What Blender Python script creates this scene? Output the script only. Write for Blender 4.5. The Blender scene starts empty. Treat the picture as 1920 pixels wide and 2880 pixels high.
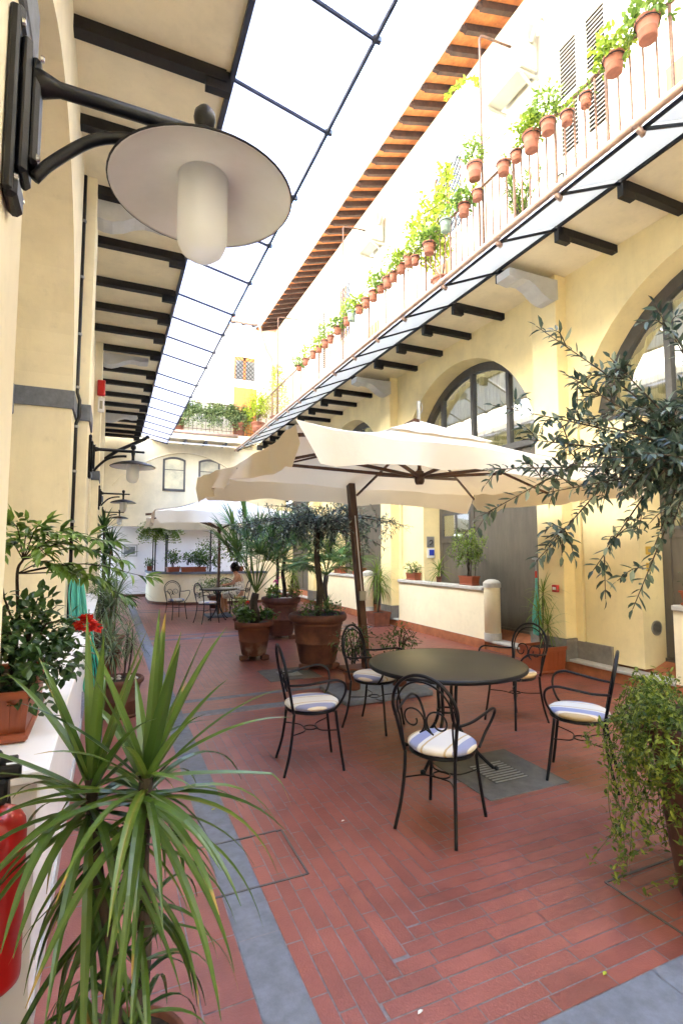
import bpy, math, random
from mathutils import Vector, Matrix
R=math.radians
S=bpy.context.scene
random.seed(7)
# ---------- camera, sky, sun, exposure ----------
cam_d=bpy.data.cameras.new('camera'); cam=bpy.data.objects.new('camera',cam_d); S.collection.objects.link(cam)
cam.location=(0,0,1.6); cam.rotation_euler=(R(94.4),0,R(-23.8))
cam_d.sensor_fit='VERTICAL'; cam_d.sensor_height=36.0; cam_d.lens=36.0*1466/2880; cam_d.clip_end=500; cam_d.clip_start=.05
S.camera=cam
SUN_EL,SUN_AZ=42.0,98.0      # azimuth clockwise from +Y
W=bpy.data.worlds.new('World'); S.world=W; W.use_nodes=True
nt=W.node_tree; bg=nt.nodes['Background']; sky=nt.nodes.new('ShaderNodeTexSky'); sky.sky_type='NISHITA'; sky.sun_disc=False
sky.sun_elevation=R(SUN_EL); sky.sun_rotation=R(SUN_AZ); sky.air_density=1.0; sky.dust_density=1.5; sky.ozone_density=2.0
nt.links.new(sky.outputs[0],bg.inputs[0]); bg.inputs[1].default_value=0.15
sd=bpy.data.lights.new('sun','SUN'); sd.energy=2.6; sd.angle=R(.5); sd.color=(1,.97,.92)
so=bpy.data.objects.new('sun',sd); S.collection.objects.link(so)
_d=Vector((math.sin(R(SUN_AZ))*math.cos(R(SUN_EL)),math.cos(R(SUN_AZ))*math.cos(R(SUN_EL)),math.sin(R(SUN_EL))))
so.rotation_euler=_d.to_track_quat('Z','Y').to_euler(); so.location=(0,0,30)
S.view_settings.view_transform='Standard'; S.view_settings.look='None'; S.view_settings.gamma=1.0
S.view_settings.exposure=4.6
S.cycles.max_bounces=10; S.cycles.diffuse_bounces=8; S.cycles.transparent_max_bounces=12
# ---------- helpers ----------
def U(a,b): return random.uniform(a,b)
def V(*a): return Vector(a)
class MB:
    def __init__(s): s.v=[]; s.f=[]; s.r=[]; s.cur=.5
    def add(s,vs,fs):
        o=len(s.v); s.v+= [tuple(p) for p in vs]; s.r+=[s.cur]*len(vs); s.f+=[tuple(i+o for i in f) for f in fs]
    def box(s,lo,hi):
        x0,y0,z0=lo; x1,y1,z1=hi
        s.add([(x0,y0,z0),(x1,y0,z0),(x1,y1,z0),(x0,y1,z0),(x0,y0,z1),(x1,y0,z1),(x1,y1,z1),(x0,y1,z1)],
              [(0,3,2,1),(4,5,6,7),(0,1,5,4),(1,2,6,5),(2,3,7,6),(3,0,4,7)])
    def bbox(s,lo,hi,b=.008):            # box with chamfered edges
        x0,y0,z0=lo; x1,y1,z1=hi; b=min(b,(x1-x0)*.4,(y1-y0)*.4,(z1-z0)*.4)
        def ring(e,z): return [(x0+e,y0,z),(x1-e,y0,z),(x1,y0+e,z),(x1,y1-e,z),(x1-e,y1,z),(x0+e,y1,z),(x0,y1-e,z),(x0,y0+e,z)]
        def ringi(z): return [(x0+b,y0+b,z),(x1-b,y0+b,z),(x1-b,y0+b,z),(x1-b,y1-b,z),(x1-b,y1-b,z),(x0+b,y1-b,z),(x0+b,y1-b,z),(x0+b,y0+b,z)]
        vs=ringi(z0)+ring(b,z0+b)+ring(b,z1-b)+ringi(z1); fs=[]
        for k in range(3):
            for i in range(8): j=(i+1)%8; fs.append((k*8+i,k*8+j,k*8+8+j,k*8+8+i))
        fs+=[(7,5,3,1),(24+0,24+2,24+4,24+6)]
        s.add(vs,fs)
    def tube(s,path,r,n=8,cap=True):
        path=[Vector(p) for p in path]; m=len(path); vs=[]; fs=[]
        rr=r if isinstance(r,(list,tuple)) else [r]*m
        t0=(path[1]-path[0]).normalized(); a=t0.orthogonal().normalized(); prev=t0
        for i,p in enumerate(path):
            t=(path[min(i+1,m-1)]-path[max(i-1,0)])
            t=t.normalized() if t.length>1e-9 else prev
            q=prev.rotation_difference(t); a=q@a; a=(a-t*a.dot(t)).normalized(); prev=t; b=t.cross(a)
            for k in range(n):
                an=2*math.pi*k/n; vs.append(p+(a*math.cos(an)+b*math.sin(an))*rr[i])
        for i in range(m-1):
            for k in range(n): j=(k+1)%n; fs.append((i*n+k,i*n+j,(i+1)*n+j,(i+1)*n+k))
        if cap: fs.append(tuple(range(n-1,-1,-1))); fs.append(tuple((m-1)*n+k for k in range(n)))
        s.add(vs,fs)
    def bar(s,a,b,w,h=None):           # straight rectangular bar between two points
        h=h or w; a=Vector(a); b=Vector(b); t=(b-a).normalized(); up=V(0,0,1) if abs(t.z)<.95 else V(0,1,0)
        r=t.cross(up).normalized()*w/2; u=r.cross(t).normalized()*h/2
        vs=[a-r-u,a+r-u,a+r+u,a-r+u,b-r-u,b+r-u,b+r+u,b-r+u]
        s.add(vs,[(0,1,2,3),(4,7,6,5),(0,4,5,1),(1,5,6,2),(2,6,7,3),(3,7,4,0)])
    def lathe(s,prof,c=(0,0,0),n=24,a0=0,a1=2*math.pi):
        m=len(prof); vs=[]; fs=[]; full=abs(a1-a0-2*math.pi)<1e-6; nn=n if full else n+1
        for r,z in prof:
            for k in range(nn):
                an=a0+(a1-a0)*k/n; vs.append((c[0]+r*math.cos(an),c[1]+r*math.sin(an),c[2]+z))
        for i in range(m-1):
            for k in range(n):
                j=(k+1)%nn; fs.append((i*nn+k,i*nn+j,(i+1)*nn+j,(i+1)*nn+k))
        s.add(vs,fs)
    def prism(s,poly,ax,lo,hi):        # 2-D polygon swept along axis ax
        n=len(poly)
        def P3(p,h): return (h,p[0],p[1]) if ax==0 else ((p[0],h,p[1]) if ax==1 else (p[0],p[1],h))
        vs=[P3(p,lo) for p in poly]+[P3(p,hi) for p in poly]
        fs=[tuple(range(n-1,-1,-1)),tuple(range(n,2*n))]+[(i,(i+1)%n,n+(i+1)%n,n+i) for i in range(n)]
        s.add(vs,fs)
    def leaf(s,p,d,ln,w,up=None,fold=.25,curl=.15):
        p=Vector(p); d=Vector(d).normalized(); up=up or V(U(-.5,.5),U(-.5,.5),1)
        x=d.cross(up)
        if x.length<1e-4: x=V(1,0,0)
        x=x.normalized(); n=x.cross(d).normalized(); w2=w/2
        s.add([p,p+d*ln*.35+x*w2+n*fold*w2,p+d*ln*.35-n*0,p+d*ln*.35-x*w2+n*fold*w2,
               p+d*ln*.72+x*w2*.75+n*(fold*w2-curl*ln*.4),p+d*ln*.72-n*curl*ln*.4,p+d*ln*.72-x*w2*.75+n*(fold*w2-curl*ln*.4),p+d*ln-n*curl*ln],
              [(0,1,2),(0,2,3),(1,4,5,2),(2,5,6,3),(4,7,5),(5,7,6)])
    def blade(s,p,d,ln,w,droop=.5,seg=7,fold=.25,taper=.9,twist=0,kink=None,tip=0):
        p=Vector(p); d=Vector(d).normalized(); vs=[]; fs=[]; pos=p.copy(); st=ln/seg
        side=d.cross(V(0,0,1))
        if side.length<.05: side=V(math.cos(twist*9),math.sin(twist*9),0)
        side.normalize()
        if twist: side=(Matrix.Rotation(twist,3,d)@side)
        for i in range(seg+1):
            t=i/seg; ww=w*.5*(min(1,.55+2.2*t) if t<.25 else (1-((t-.25)/.75)**2.2*taper)); ww=max(ww,.0008)
            n=side.cross(d).normalized()
            vs+=[pos-side*ww+n*fold*ww,pos,pos+side*ww+n*fold*ww]
            dd=droop*(.3+1.4*t)*st/ln*1.6
            if kink and abs(t-kink)<.08: dd+=.8
            d=(d+V(0,0,-1)*dd).normalized(); pos=pos+d*st
        o_=len(s.r)
        for i in range(seg):
            a=i*3; fs+=[(a,a+1,a+4,a+3),(a+1,a+2,a+5,a+4)]
        s.add(vs,fs)
        if tip:
            for q in range(3*tip): s.r[-1-q]=1.0
        for q in range(seg+1): s.r[o_+q*3+1]=min(1,s.r[o_+q*3+1]+.10) if s.r[o_+q*3+1]<.99 else 1
    def obj(s,name,m,parent=None,smooth=False,loc=None):
        me=bpy.data.meshes.new(name); me.from_pydata(s.v,[],s.f); me.update()
        at=me.attributes.new('rnd','FLOAT','POINT'); at.data.foreach_set('value',s.r)
        if m: me.materials.append(m)
        if smooth: me.shade_smooth()
        o=bpy.data.objects.new(name,me); S.collection.objects.link(o)
        if parent: o.parent=parent
        if loc: o.location=loc
        return o
def thing(name,label,cat,loc=(0,0,0),rz=0,group=None):
    o=bpy.data.objects.new(name,None); S.collection.objects.link(o); o.empty_display_size=.1
    o.location=loc; o.rotation_euler=(0,0,rz); return tag(o,label,cat,group)
def tag(o,label,cat,group=None):
    o['label']=label; o['category']=cat
    if group: o['group']=group
    return o
def struct(o): o['kind']='structure'; return o
def copy_tree(o,parent=None):
    c=o.copy(); S.collection.objects.link(c)
    if parent: c.parent=parent
    for ch in [x for x in o.children]: copy_tree(ch,c)
    return c
# ---------- materials ----------
def mat(name,col,rough=.6,metal=0,var=.12,scale=8,bump=0,bscale=120,col2=None,spec=.5,coat=0,stretch=None):
    m=bpy.data.materials.new(name); m.use_nodes=True; t=m.node_tree; b=t.nodes['Principled BSDF']; L=t.links.new
    b.inputs['Roughness'].default_value=rough; b.inputs['Metallic'].default_value=metal
    b.inputs['Specular IOR Level'].default_value=spec; b.inputs['Coat Weight'].default_value=coat
    tc=t.nodes.new('ShaderNodeTexCoord'); src=tc.outputs['Object']
    if stretch:
        mp=t.nodes.new('ShaderNodeMapping'); mp.inputs['Scale'].default_value=stretch; L(src,mp.inputs[0]); src=mp.outputs[0]
    n=t.nodes.new('ShaderNodeTexNoise'); n.inputs['Scale'].default_value=scale; n.inputs['Detail'].default_value=6; n.inputs['Roughness'].default_value=.65; L(src,n.inputs[0])
    r=t.nodes.new('ShaderNodeValToRGB'); c2=col2 or tuple(c*(1-var*2) for c in col); c1=tuple(min(1,c*(1+var*.6)) for c in col)
    r.color_ramp.elements[0].position=.32; r.color_ramp.elements[1].position=.68
    r.color_ramp.elements[0].color=(*c2,1); r.color_ramp.elements[1].color=(*c1,1)
    L(n.outputs[0],r.inputs[0]); L(r.outputs[0],b.inputs['Base Color'])
    if bump:
        n2=t.nodes.new('ShaderNodeTexNoise'); n2.inputs['Scale'].default_value=bscale; n2.inputs['Detail'].default_value=3; L(src,n2.inputs[0])
        bp=t.nodes.new('ShaderNodeBump'); bp.inputs['Strength'].default_value=bump; bp.inputs['Distance'].default_value=.004; L(n2.outputs[0],bp.inputs['Height']); L(bp.outputs[0],b.inputs['Normal'])
    return m
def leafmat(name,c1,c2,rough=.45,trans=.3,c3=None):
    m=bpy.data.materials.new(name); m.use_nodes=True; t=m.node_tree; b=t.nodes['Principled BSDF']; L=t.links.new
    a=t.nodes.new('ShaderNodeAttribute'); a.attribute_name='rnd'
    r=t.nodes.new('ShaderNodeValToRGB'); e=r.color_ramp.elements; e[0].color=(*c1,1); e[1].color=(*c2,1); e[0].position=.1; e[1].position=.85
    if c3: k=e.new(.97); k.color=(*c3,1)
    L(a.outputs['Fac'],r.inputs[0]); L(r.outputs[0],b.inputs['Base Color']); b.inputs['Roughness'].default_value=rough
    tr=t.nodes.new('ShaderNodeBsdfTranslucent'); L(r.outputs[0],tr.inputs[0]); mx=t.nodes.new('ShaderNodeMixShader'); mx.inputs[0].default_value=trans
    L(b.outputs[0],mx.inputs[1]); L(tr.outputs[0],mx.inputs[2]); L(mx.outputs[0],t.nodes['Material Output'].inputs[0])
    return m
def rndmat(name,c1,c2,rough=.6,bump=.3,bscale=90,noise=.3,spec=.4):
    m=mat(name,c1,rough,0,.1,6,bump,bscale,spec=spec); t=m.node_tree; b=t.nodes['Principled BSDF']; L=t.links.new
    a=t.nodes.new('ShaderNodeAttribute'); a.attribute_name='rnd'
    r=t.nodes.new('ShaderNodeValToRGB'); r.color_ramp.elements[0].color=(*c1,1); r.color_ramp.elements[1].color=(*c2,1); L(a.outputs['Fac'],r.inputs[0])
    n=[x for x in t.nodes if x.type=='TEX_NOISE'][0]; n.inputs['Scale'].default_value=3.0
    mr=t.nodes.new('ShaderNodeMapRange'); mr.inputs[1].default_value=.3; mr.inputs[2].default_value=.7; mr.inputs[3].default_value=1-noise; mr.inputs[4].default_value=1+noise*.4; L(n.outputs[0],mr.inputs[0])
    mx=t.nodes.new('ShaderNodeMix'); mx.data_type='RGBA'; mx.blend_type='MULTIPLY'; mx.inputs[0].default_value=1
    L(r.outputs[0],mx.inputs[6]); L(mr.outputs[0],mx.inputs[7]); L(mx.outputs[2],b.inputs['Base Color'])
    return m
M={}
M['plaster']=mat('cream_plaster',(.88,.765,.455),.9,0,.07,1.3,.25,160,spec=.15)
M['plaster2']=mat('pale_plaster',(.85,.78,.59),.9,0,.07,1.3,.25,160,spec=.15)
M['soffit']=mat('soffit_plaster',(.82,.74,.55),.9,0,.06,1.6,.2,140,spec=.15)
M['upper']=mat('upper_plaster',(.70,.665,.58),.9,0,.04,1.6,.2,140,spec=.15)
M['white']=mat('white_paint',(.80,.80,.82),.6,0,.03,3,.05)
M['stone']=mat('grey_stone',(.16,.18,.225),.75,0,.14,14,.3,200)
M['pale_stone']=mat('pale_stone',(.46,.46,.46),.7,0,.1,12,.3,160)
M['beam']=mat('dark_beam',(.010,.009,.010),.7,0,.3,20,.2,60)
M['iron']=mat('black_iron',(.0055,.006,.009),.42,.0,.25,30,.15,220,spec=.3)
M['enamel']=mat('cream_enamel',(.68,.72,.73),.25,0,.05,5,0,spec=.6,coat=.3)
M['grey']=mat('grey_door_paint',(.110,.098,.082),.5,0,.12,3,.15,40,stretch=(3,3,.5))
M['wframe']=mat('window_frame_grey',(.085,.085,.09),.5,0,.1,10)
M['terra']=mat('terracotta',(.20,.066,.035),.8,0,.22,9,.35,70,col2=(.12,.042,.026))
M['terra_dark']=mat('aged_terracotta',(.13,.048,.030),.85,0,.25,7,.4,60,col2=(.075,.032,.024))
M['plastic']=mat('terracotta_plastic',(.27,.066,.026),.45,0,.06,6,.05)
M['tile_o']=mat('eave_tile',(.62,.22,.07),.8,0,.2,7,.2,60)
M['terra_pale']=mat('pale_terracotta',(.23,.08,.045),.8,0,.15,14,.3,70)
M['tile']=mat('terracotta_tile',(.36,.125,.055),.7,0,.18,7,.2,60)
M['mortar']=mat('mortar',(.235,.22,.25),.95,0,.2,20,.2)
M['soil']=mat('soil',(.035,.024,.017),1,0,.4,40,.8,60)
M['bark']=mat('bark',(.085,.065,.05),.95,0,.35,18,.8,40,stretch=(1,1,.25))
M['stem']=mat('plant_stem',(.05,.035,.025),.8,0,.3,25,.3)
M['greenstem']=mat('green_stem',(.09,.15,.03),.7,0,.2,25)
M['wood']=mat('brown_wood',(.10,.042,.022),.5,0,.25,6,.2,40,stretch=(1,1,.1))
M['orange_wood']=mat('orange_wood',(.55,.20,.04),.5,0,.15,6,.1,40,stretch=(4,4,.6))
M['gutter']=mat('copper_gutter',(.40,.28,.23),.5,.2,.15,5)
M['zinc']=mat('zinc_gutter',(.42,.42,.46),.45,.5,.1,5)
M['rail']=mat('rusty_rail',(.16,.085,.055),.65,.2,.3,25,.2)
M['red']=mat('red_paint',(.50,.012,.012),.28,0,.06,6,0,coat=.5)
M['black']=mat('black_plastic',(.012,.012,.014),.4,0,.1,8)
M['teal']=mat('teal_hose',(.02,.36,.27),.35,0,.1,10)
M['teal2']=mat('light_teal_hose',(.10,.50,.44),.35,0,.1,10)
M['acw']=mat('ac_casing',(.30,.285,.235),.5,0,.03,5)
M['metal']=mat('grey_metal',(.35,.36,.38),.4,.6,.08,12)
M['skin']=mat('skin',(.56,.29,.18),.5,0,.05,8)
M['hair']=mat('dark_hair',(.022,.012,.009),.55,0,.3,40,.5,80)
M['chrome']=mat('bright_metal',(.6,.6,.6),.25,.9,.05,12)
M['yellow']=mat('yellow_plate',(.62,.40,.06),.5,0,.05,10)
M['blue']=mat('blue_label',(.02,.05,.45),.5,0,.05,10)
M['pebble']=mat('white_pebble',(.6,.58,.55),.8,0,.15,12)
M['brick']=rndmat('floor_brick',(.225,.068,.052),(.285,.090,.070),.40,.35,110,.28,.5)
M['tabletop']=mat('dark_olive_table',(.036,.031,.018),.36,0,.08,5,.05,300,spec=.5)
def stain(m,k=.86):               # faint rain streaks and damp patches in the plaster
    t=m.node_tree; L=t.links.new; b=t.nodes['Principled BSDF']; base=b.inputs['Base Color'].links[0].from_socket; tc=t.nodes.new('ShaderNodeTexCoord')
    for sc,st,lo,hi in ((1.0,(2.2,2.2,.22),.52,.74),(1.0,(.7,.7,.7),.50,.72),(9.0,(1,1,1),.58,.75)):
        mp=t.nodes.new('ShaderNodeMapping'); mp.inputs['Scale'].default_value=st; L(tc.outputs['Object'],mp.inputs[0])
        n=t.nodes.new('ShaderNodeTexNoise'); n.inputs['Scale'].default_value=sc; n.inputs['Detail'].default_value=9; n.inputs['Roughness'].default_value=.7; L(mp.outputs[0],n.inputs[0])
        r=t.nodes.new('ShaderNodeMapRange'); r.inputs[1].default_value=lo; r.inputs[2].default_value=hi; r.inputs[3].default_value=1; r.inputs[4].default_value=k; L(n.outputs[0],r.inputs[0])
        x=t.nodes.new('ShaderNodeMix'); x.data_type='RGBA'; x.blend_type='MULTIPLY'; x.inputs[0].default_value=1; L(base,x.inputs[6]); L(r.outputs[0],x.inputs[7]); base=x.outputs[2]
    L(base,b.inputs['Base Color'])
for k_ in ('plaster','plaster2','soffit'): stain(M[k_],.89)
stain(M['grey'],.80); stain(M['stone'],.82); stain(M['brick'],.84)
def translucent(name,col,tr,alpha,rough=.6,tcol=None):
    m=bpy.data.materials.new(name); m.use_nodes=True; t=m.node_tree; b=t.nodes['Principled BSDF']; L=t.links.new
    b.inputs['Base Color'].default_value=(*col,1); b.inputs['Roughness'].default_value=rough; b.inputs['Specular IOR Level'].default_value=.2
    x=t.nodes.new('ShaderNodeBsdfTranslucent'); x.inputs[0].default_value=(*(tcol or col),1); y=t.nodes.new('ShaderNodeBsdfTransparent')
    m1=t.nodes.new('ShaderNodeMixShader'); m1.inputs[0].default_value=tr; m2=t.nodes.new('ShaderNodeMixShader'); m2.inputs[0].default_value=alpha
    L(b.outputs[0],m1.inputs[1]); L(x.outputs[0],m1.inputs[2]); L(m1.outputs[0],m2.inputs[1]); L(y.outputs[0],m2.inputs[2]); L(m2.outputs[0],t.nodes['Material Output'].inputs[0])
    return m
M['canopy']=translucent('polycarbonate_glazing',(.60,.62,.72),.62,.18,.4)
M['canopy2']=translucent('side_glazing',(.50,.525,.55),.46,.10,.35)
M['plinth']=mat('plinth_stone',(.20,.19,.175),.75,0,.14,10,.3,160)
M['fabric']=translucent('cream_canvas',(.80,.745,.645),.26,0,.9,(.80,.65,.42))
M['fabric_white']=translucent('white_canvas',(.84,.82,.77),.30,0,.9,(.8,.72,.55))
M['frost']=translucent('frosted_glass',(.85,.88,.91),.6,.18,.2)
def clothmat(m):
    t=m.node_tree; b=t.nodes['Principled BSDF']; tc=t.nodes.new('ShaderNodeTexCoord')
    n=t.nodes.new('ShaderNodeTexNoise'); n.inputs['Scale'].default_value=2.2; n.inputs['Detail'].default_value=5; t.links.new(tc.outputs['Object'],n.inputs[0])
    w=t.nodes.new('ShaderNodeTexNoise'); w.inputs['Scale'].default_value=350; t.links.new(tc.outputs['Object'],w.inputs[0])
    mul=t.nodes.new('ShaderNodeMath'); mul.operation='MULTIPLY_ADD'; mul.inputs[1].default_value=.04; t.links.new(w.outputs[0],mul.inputs[0]); t.links.new(n.outputs[0],mul.inputs[2])
    bp=t.nodes.new('ShaderNodeBump'); bp.inputs['Strength'].default_value=.65; bp.inputs['Distance'].default_value=.035; t.links.new(mul.outputs[0],bp.inputs['Height']); t.links.new(bp.outputs[0],b.inputs['Normal'])
clothmat(M['fabric']); clothmat(M['fabric_white'])
def glassmat():
    m=bpy.data.materials.new('window_glass'); m.use_nodes=True; t=m.node_tree; b=t.nodes['Principled BSDF']; L=t.links.new
    g=t.nodes.new('ShaderNodeBsdfGlossy'); g.inputs['Roughness'].default_value=.03; g.inputs['Color'].default_value=(.8,.82,.85,1)
    y=t.nodes.new('ShaderNodeBsdfTransparent'); y.inputs[0].default_value=(.85,.88,.86,1); fr=t.nodes.new('ShaderNodeFresnel'); fr.inputs[0].default_value=1.9
    mx=t.nodes.new('ShaderNodeMixShader'); mx.inputs[0].default_value=.38; L(y.outputs[0],mx.inputs[1]); L(g.outputs[0],mx.inputs[2]); L(mx.outputs[0],t.nodes['Material Output'].inputs[0])
    return m
M['glass']=glassmat()
M['curtain']=mat('olive_curtain',(.62,.56,.30),.9,0,.2,14,.1,stretch=(6,6,.3))
M['dark']=mat('dark_interior',(.05,.045,.04),.9,0,.1,4)
# foliage
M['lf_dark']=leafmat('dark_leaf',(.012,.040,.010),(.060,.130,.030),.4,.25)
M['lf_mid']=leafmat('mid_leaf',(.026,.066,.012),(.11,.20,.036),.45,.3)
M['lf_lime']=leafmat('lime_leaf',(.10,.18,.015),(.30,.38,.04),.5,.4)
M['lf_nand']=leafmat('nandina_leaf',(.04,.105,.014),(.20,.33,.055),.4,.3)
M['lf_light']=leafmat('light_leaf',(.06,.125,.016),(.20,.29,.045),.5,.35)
M['lf_yellow']=leafmat('yellow_green_leaf',(.17,.25,.015),(.42,.50,.045),.5,.4)  # yellow green foliage tone for balcony plants and dry leaves
M['lf_olive']=leafmat('olive_leaf',(.024,.050,.036),(.130,.175,.115),.36,.3,(.30,.36,.27))
M['lf_olive2']=leafmat('silver_olive_leaf',(.035,.062,.048),(.17,.22,.15),.36,.3,(.34,.40,.30))
M['lf_yucca']=leafmat('strap_leaf',(.024,.064,.012),(.105,.180,.030),.32,.30,(.34,.24,.06))
M['lf_var']=leafmat('striped_leaf',(.028,.07,.022),(.20,.27,.14),.4,.25)
M['lf_palm']=leafmat('palm_leaf',(.045,.13,.04),(.20,.34,.09),.4,.25)
M['fl_red']=leafmat('red_petal',(.55,.01,.01),(.75,.04,.02),.5,.3)
M['fl_pink']=leafmat('pink_petal',(.7,.03,.25),(.85,.10,.40),.5,.3)
M['fl_white']=leafmat('white_petal',(.75,.75,.7),(.85,.85,.8),.5,.3)
def cushionmat():
    m=mat('striped_cushion',(.6,.5,.4),.9,0,.05,20,.3,300); t=m.node_tree; b=t.nodes['Principled BSDF']; L=t.links.new
    tc=t.nodes.new('ShaderNodeTexCoord'); sp=t.nodes.new('ShaderNodeSeparateXYZ'); L(tc.outputs['Object'],sp.inputs[0])
    mr=t.nodes.new('ShaderNodeMapRange'); mr.inputs[1].default_value=-.21; mr.inputs[2].default_value=.21; L(sp.outputs[0],mr.inputs[0])
    r=t.nodes.new('ShaderNodeValToRGB'); r.color_ramp.interpolation='CONSTANT'; e=r.color_ramp.elements
    cr=(.72,.64,.50); bl=(.27,.29,.44); oc=(.50,.37,.20); wh=(.66,.63,.57)
    e[0].color=(*oc,1); e[0].position=0; e[1].color=(*cr,1); e[1].position=.1
    for p,c in ((.16,bl),(.34,wh),(.40,oc),(.43,wh),(.72,oc),(.75,wh),(.82,bl),(.95,cr)): k=e.new(p); k.color=(*c,1)
    L(mr.outputs[0],r.inputs[0]); L(r.outputs[0],b.inputs['Base Color']); return m
M['cushion']=cushionmat()
M['steel']=mat('fringe_blue_steel',(.022,.027,.055),.45,0,.15,20)  # dark steel with the blue fringing of the bright sky put into its colour
# ================= SETTING =================
XP,XW,XE=-.245,-.37,.79          # left arcade: pilaster face, wall face, soffit edge
RP,RW,RE=5.65,5.85,4.86         # right building: pilaster face, wall face, soffit edge
ZS=5.55; YF=19.5; YN=-2.5       # soffit height, far wall, near end
def ground():
    m=MB(); m.add([(-40,-40,-.06),(60,-40,-.06),(60,60,-.06),(-40,60,-.06)],[(0,1,2,3)]); struct(m.obj('ground',M['mortar']))
    m=MB(); m.add([(-1.2,-2.5,-.003),(5.69,-2.5,-.003),(5.69,20.6,-.003),(-1.2,20.6,-.003)],[(0,1,2,3)]); struct(m.obj('floor_bedding',M['mortar']))
ground()
def bricks():
    b=MB(); w,L,g=.0715,.282,.006
    holes=[(2.28,2.98,2.80,3.48),(1.98,6.5,2.42,6.9)]   # stone drain slabs
    def put(x0,y0,x1,y1):
        if x1-x0<.02 or y1-y0<.02: return
        cx,cy=(x0+x1)/2,(y0+y1)/2
        for h in holes:
            if h[0]<cx<h[2] and h[1]<cy<h[3]: return
        b.cur=random.random(); z=random.gauss(0,.0006); h=g/2
        b.add([(x0+h,y0+h,z),(x1-h,y0+h,z),(x1-h,y1-h,z),(x0+h,y1-h,z)],[(0,1,2,3)])
    def row(ax,fix,a,e,w=w,L=L):
        s=a-U(0,L)
        while s<e:
            p,q=max(s,a),min(s+L,e)
            if ax=='x': put(p,fix,q,fix+w)
            else: put(fix,p,fix+w,q)
            s+=L
    bays=[(-2.5,.95),(1.47,5.40),(5.50,5.87),(5.97,10.1),(10.2,10.55),(10.65,14.85),(14.95,15.3),(15.4,20.5)]
    x0,x1=.705,5.69
    for y0,y1 in bays:
        if y1-y0<.6:
            y=y0
            while y<y1-.02: row('x',y,x0,x1,min(w,y1-y)); y+=w
            continue
        n=int((y1-y0)/w); k=int((x1-x0)/w)+1
        for j in range(n):
            y=y0+j*w; i0=min(j,(n-1-j)*2//3); xs=x0+w*i0
            if xs<x1: row('x',y,xs,x1)
        for i in range(k):
            x=x0+i*w; a=y0+w*(i+1); e=y1-w*(i*3//2+1)
            # cells of this column not owned by the rows
            js=[j for j in range(n) if min(j,(n-1-j)*2//3)>i]
            if js: row('y',x,y0+js[0]*w,y0+(js[-1]+1)*w)
    y=-2.5
    for i,(a,e) in enumerate(((-.2,-.02),(-.02,.16),(.16,.34),(.34,.525))):
        row('y',a,-2.5,20.5,e-a,.34)
    struct(b.obj('brick_floor',M['brick']))
    s=MB()
    def slab(xa,ya,xb,yb,st,ax):
        p=xa if ax=='x' else ya; e=xb if ax=='x' else yb
        while p<e-.01:
            q=min(p+st,e); s.cur=random.random(); z=.0005
            if ax=='x': s.add([(p+.002,ya,z),(q-.002,ya,z),(q-.002,yb,z),(p+.002,yb,z)],[(0,1,2,3)])
            else: s.add([(xa,p+.002,z),(xb,p+.002,z),(xb,q-.002,z),(xa,q-.002,z)],[(0,1,2,3)])
            p=q
    slab(.527,-2.5,.703,20.5,.95,'y')
    for ya,yb,st in ((.96,1.468,.62),(5.402,5.498,.9),(5.872,5.968,.9),(10.1,10.2,.9),(10.55,10.65,.9),(14.85,14.95,.9),(15.3,15.4,.9)): slab(.705,ya,5.69,yb,st,'x')
    struct(s.obj('stone_floor_bands',M['stone']))
    # raised walkway on the right: stone nosing, terracotta surface rising to the doors
    m=MB(); m.prism([(5.715,.0),(6.75,.0),(6.75,.34),(6.3,.285),(5.94,.165),(5.94,.128),(5.715,.128)],1,-2.5,YF); struct(m.obj('raised_walkway',M['tile']))
    m=MB()
    y=-2.5
    while y<YF: 
        m.cur=random.random(); m.bbox((5.685,y+.002,.130),(5.935,min(y+1.2,YF)-.002,.166),.008); y+=1.2
    struct(m.obj('stone_step_nosing',M['pale_stone']))
bricks()

# ---------- right building ----------
rb=thing('courtyard_building','cream plastered building on the right with arches, balcony and tiled eaves','building',(0,0,0))
CY=[.75,5.55,10.35,15.15,19.95]     # pilaster centres
ARC=[(3.15,3.1,2.05),(7.95,3.1,2.05),(12.75,3.1,2.05),(17.55,3.1,2.05),(-1.65,3.1,2.05)]
def arch_wall(m,c,xf,xb,ylo,yhi,zb,zt,n=28,sw=2.0):
    """wall bay with a round arched opening; front xf, back xb"""
    cy,cz,r=c
    pts=[(cy-r,zb),(cy-r,cz)]+[(cy-r*math.cos(math.pi*i/n),cz+r*math.sin(math.pi*i/n)) for i in range(1,n)]+[(cy+r,cz),(cy+r,zb)]
    out=[]
    for (y,z) in pts:
        out.append((y,z))
    # outer boundary sampled at same count
    tops=[(ylo,zb),(ylo,cz)]+[(ylo+(yhi-ylo)*i/n,zt) for i in range(1,n)]+[(yhi,cz),(yhi,zb)]
    k=len(pts); vs=[(xf,a,b) for a,b in pts]+[(xf,a,b) for a,b in tops]+[(xb,a,b) for a,b in pts]
    # corners need a true (ylo,zt)
    fs=[]
    for i in range(k-1):
        fs.append((i,i+1,k+i+1,k+i)); fs.append((i,2*k+i,2*k+i+1,i+1))
    m.add(vs,fs)
    for yy,idx in ((ylo,1),(yhi,k-2)):
        nb=2 if yy==ylo else k-3
        m.add([(xf,yy,cz),(xf,yy,zt),(xf,tops[nb][0],zt)],[(0,1,2)])
m=MB()
for c in ARC[:4]: arch_wall(m,c,RW,6.28,c[0]-2.4,c[0]+2.4,.12,ZS)
arch_wall(m,ARC[4],RW,6.28,-4.05,.75,.12,ZS)
m.obj('wall',M['plaster'],rb)
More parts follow.
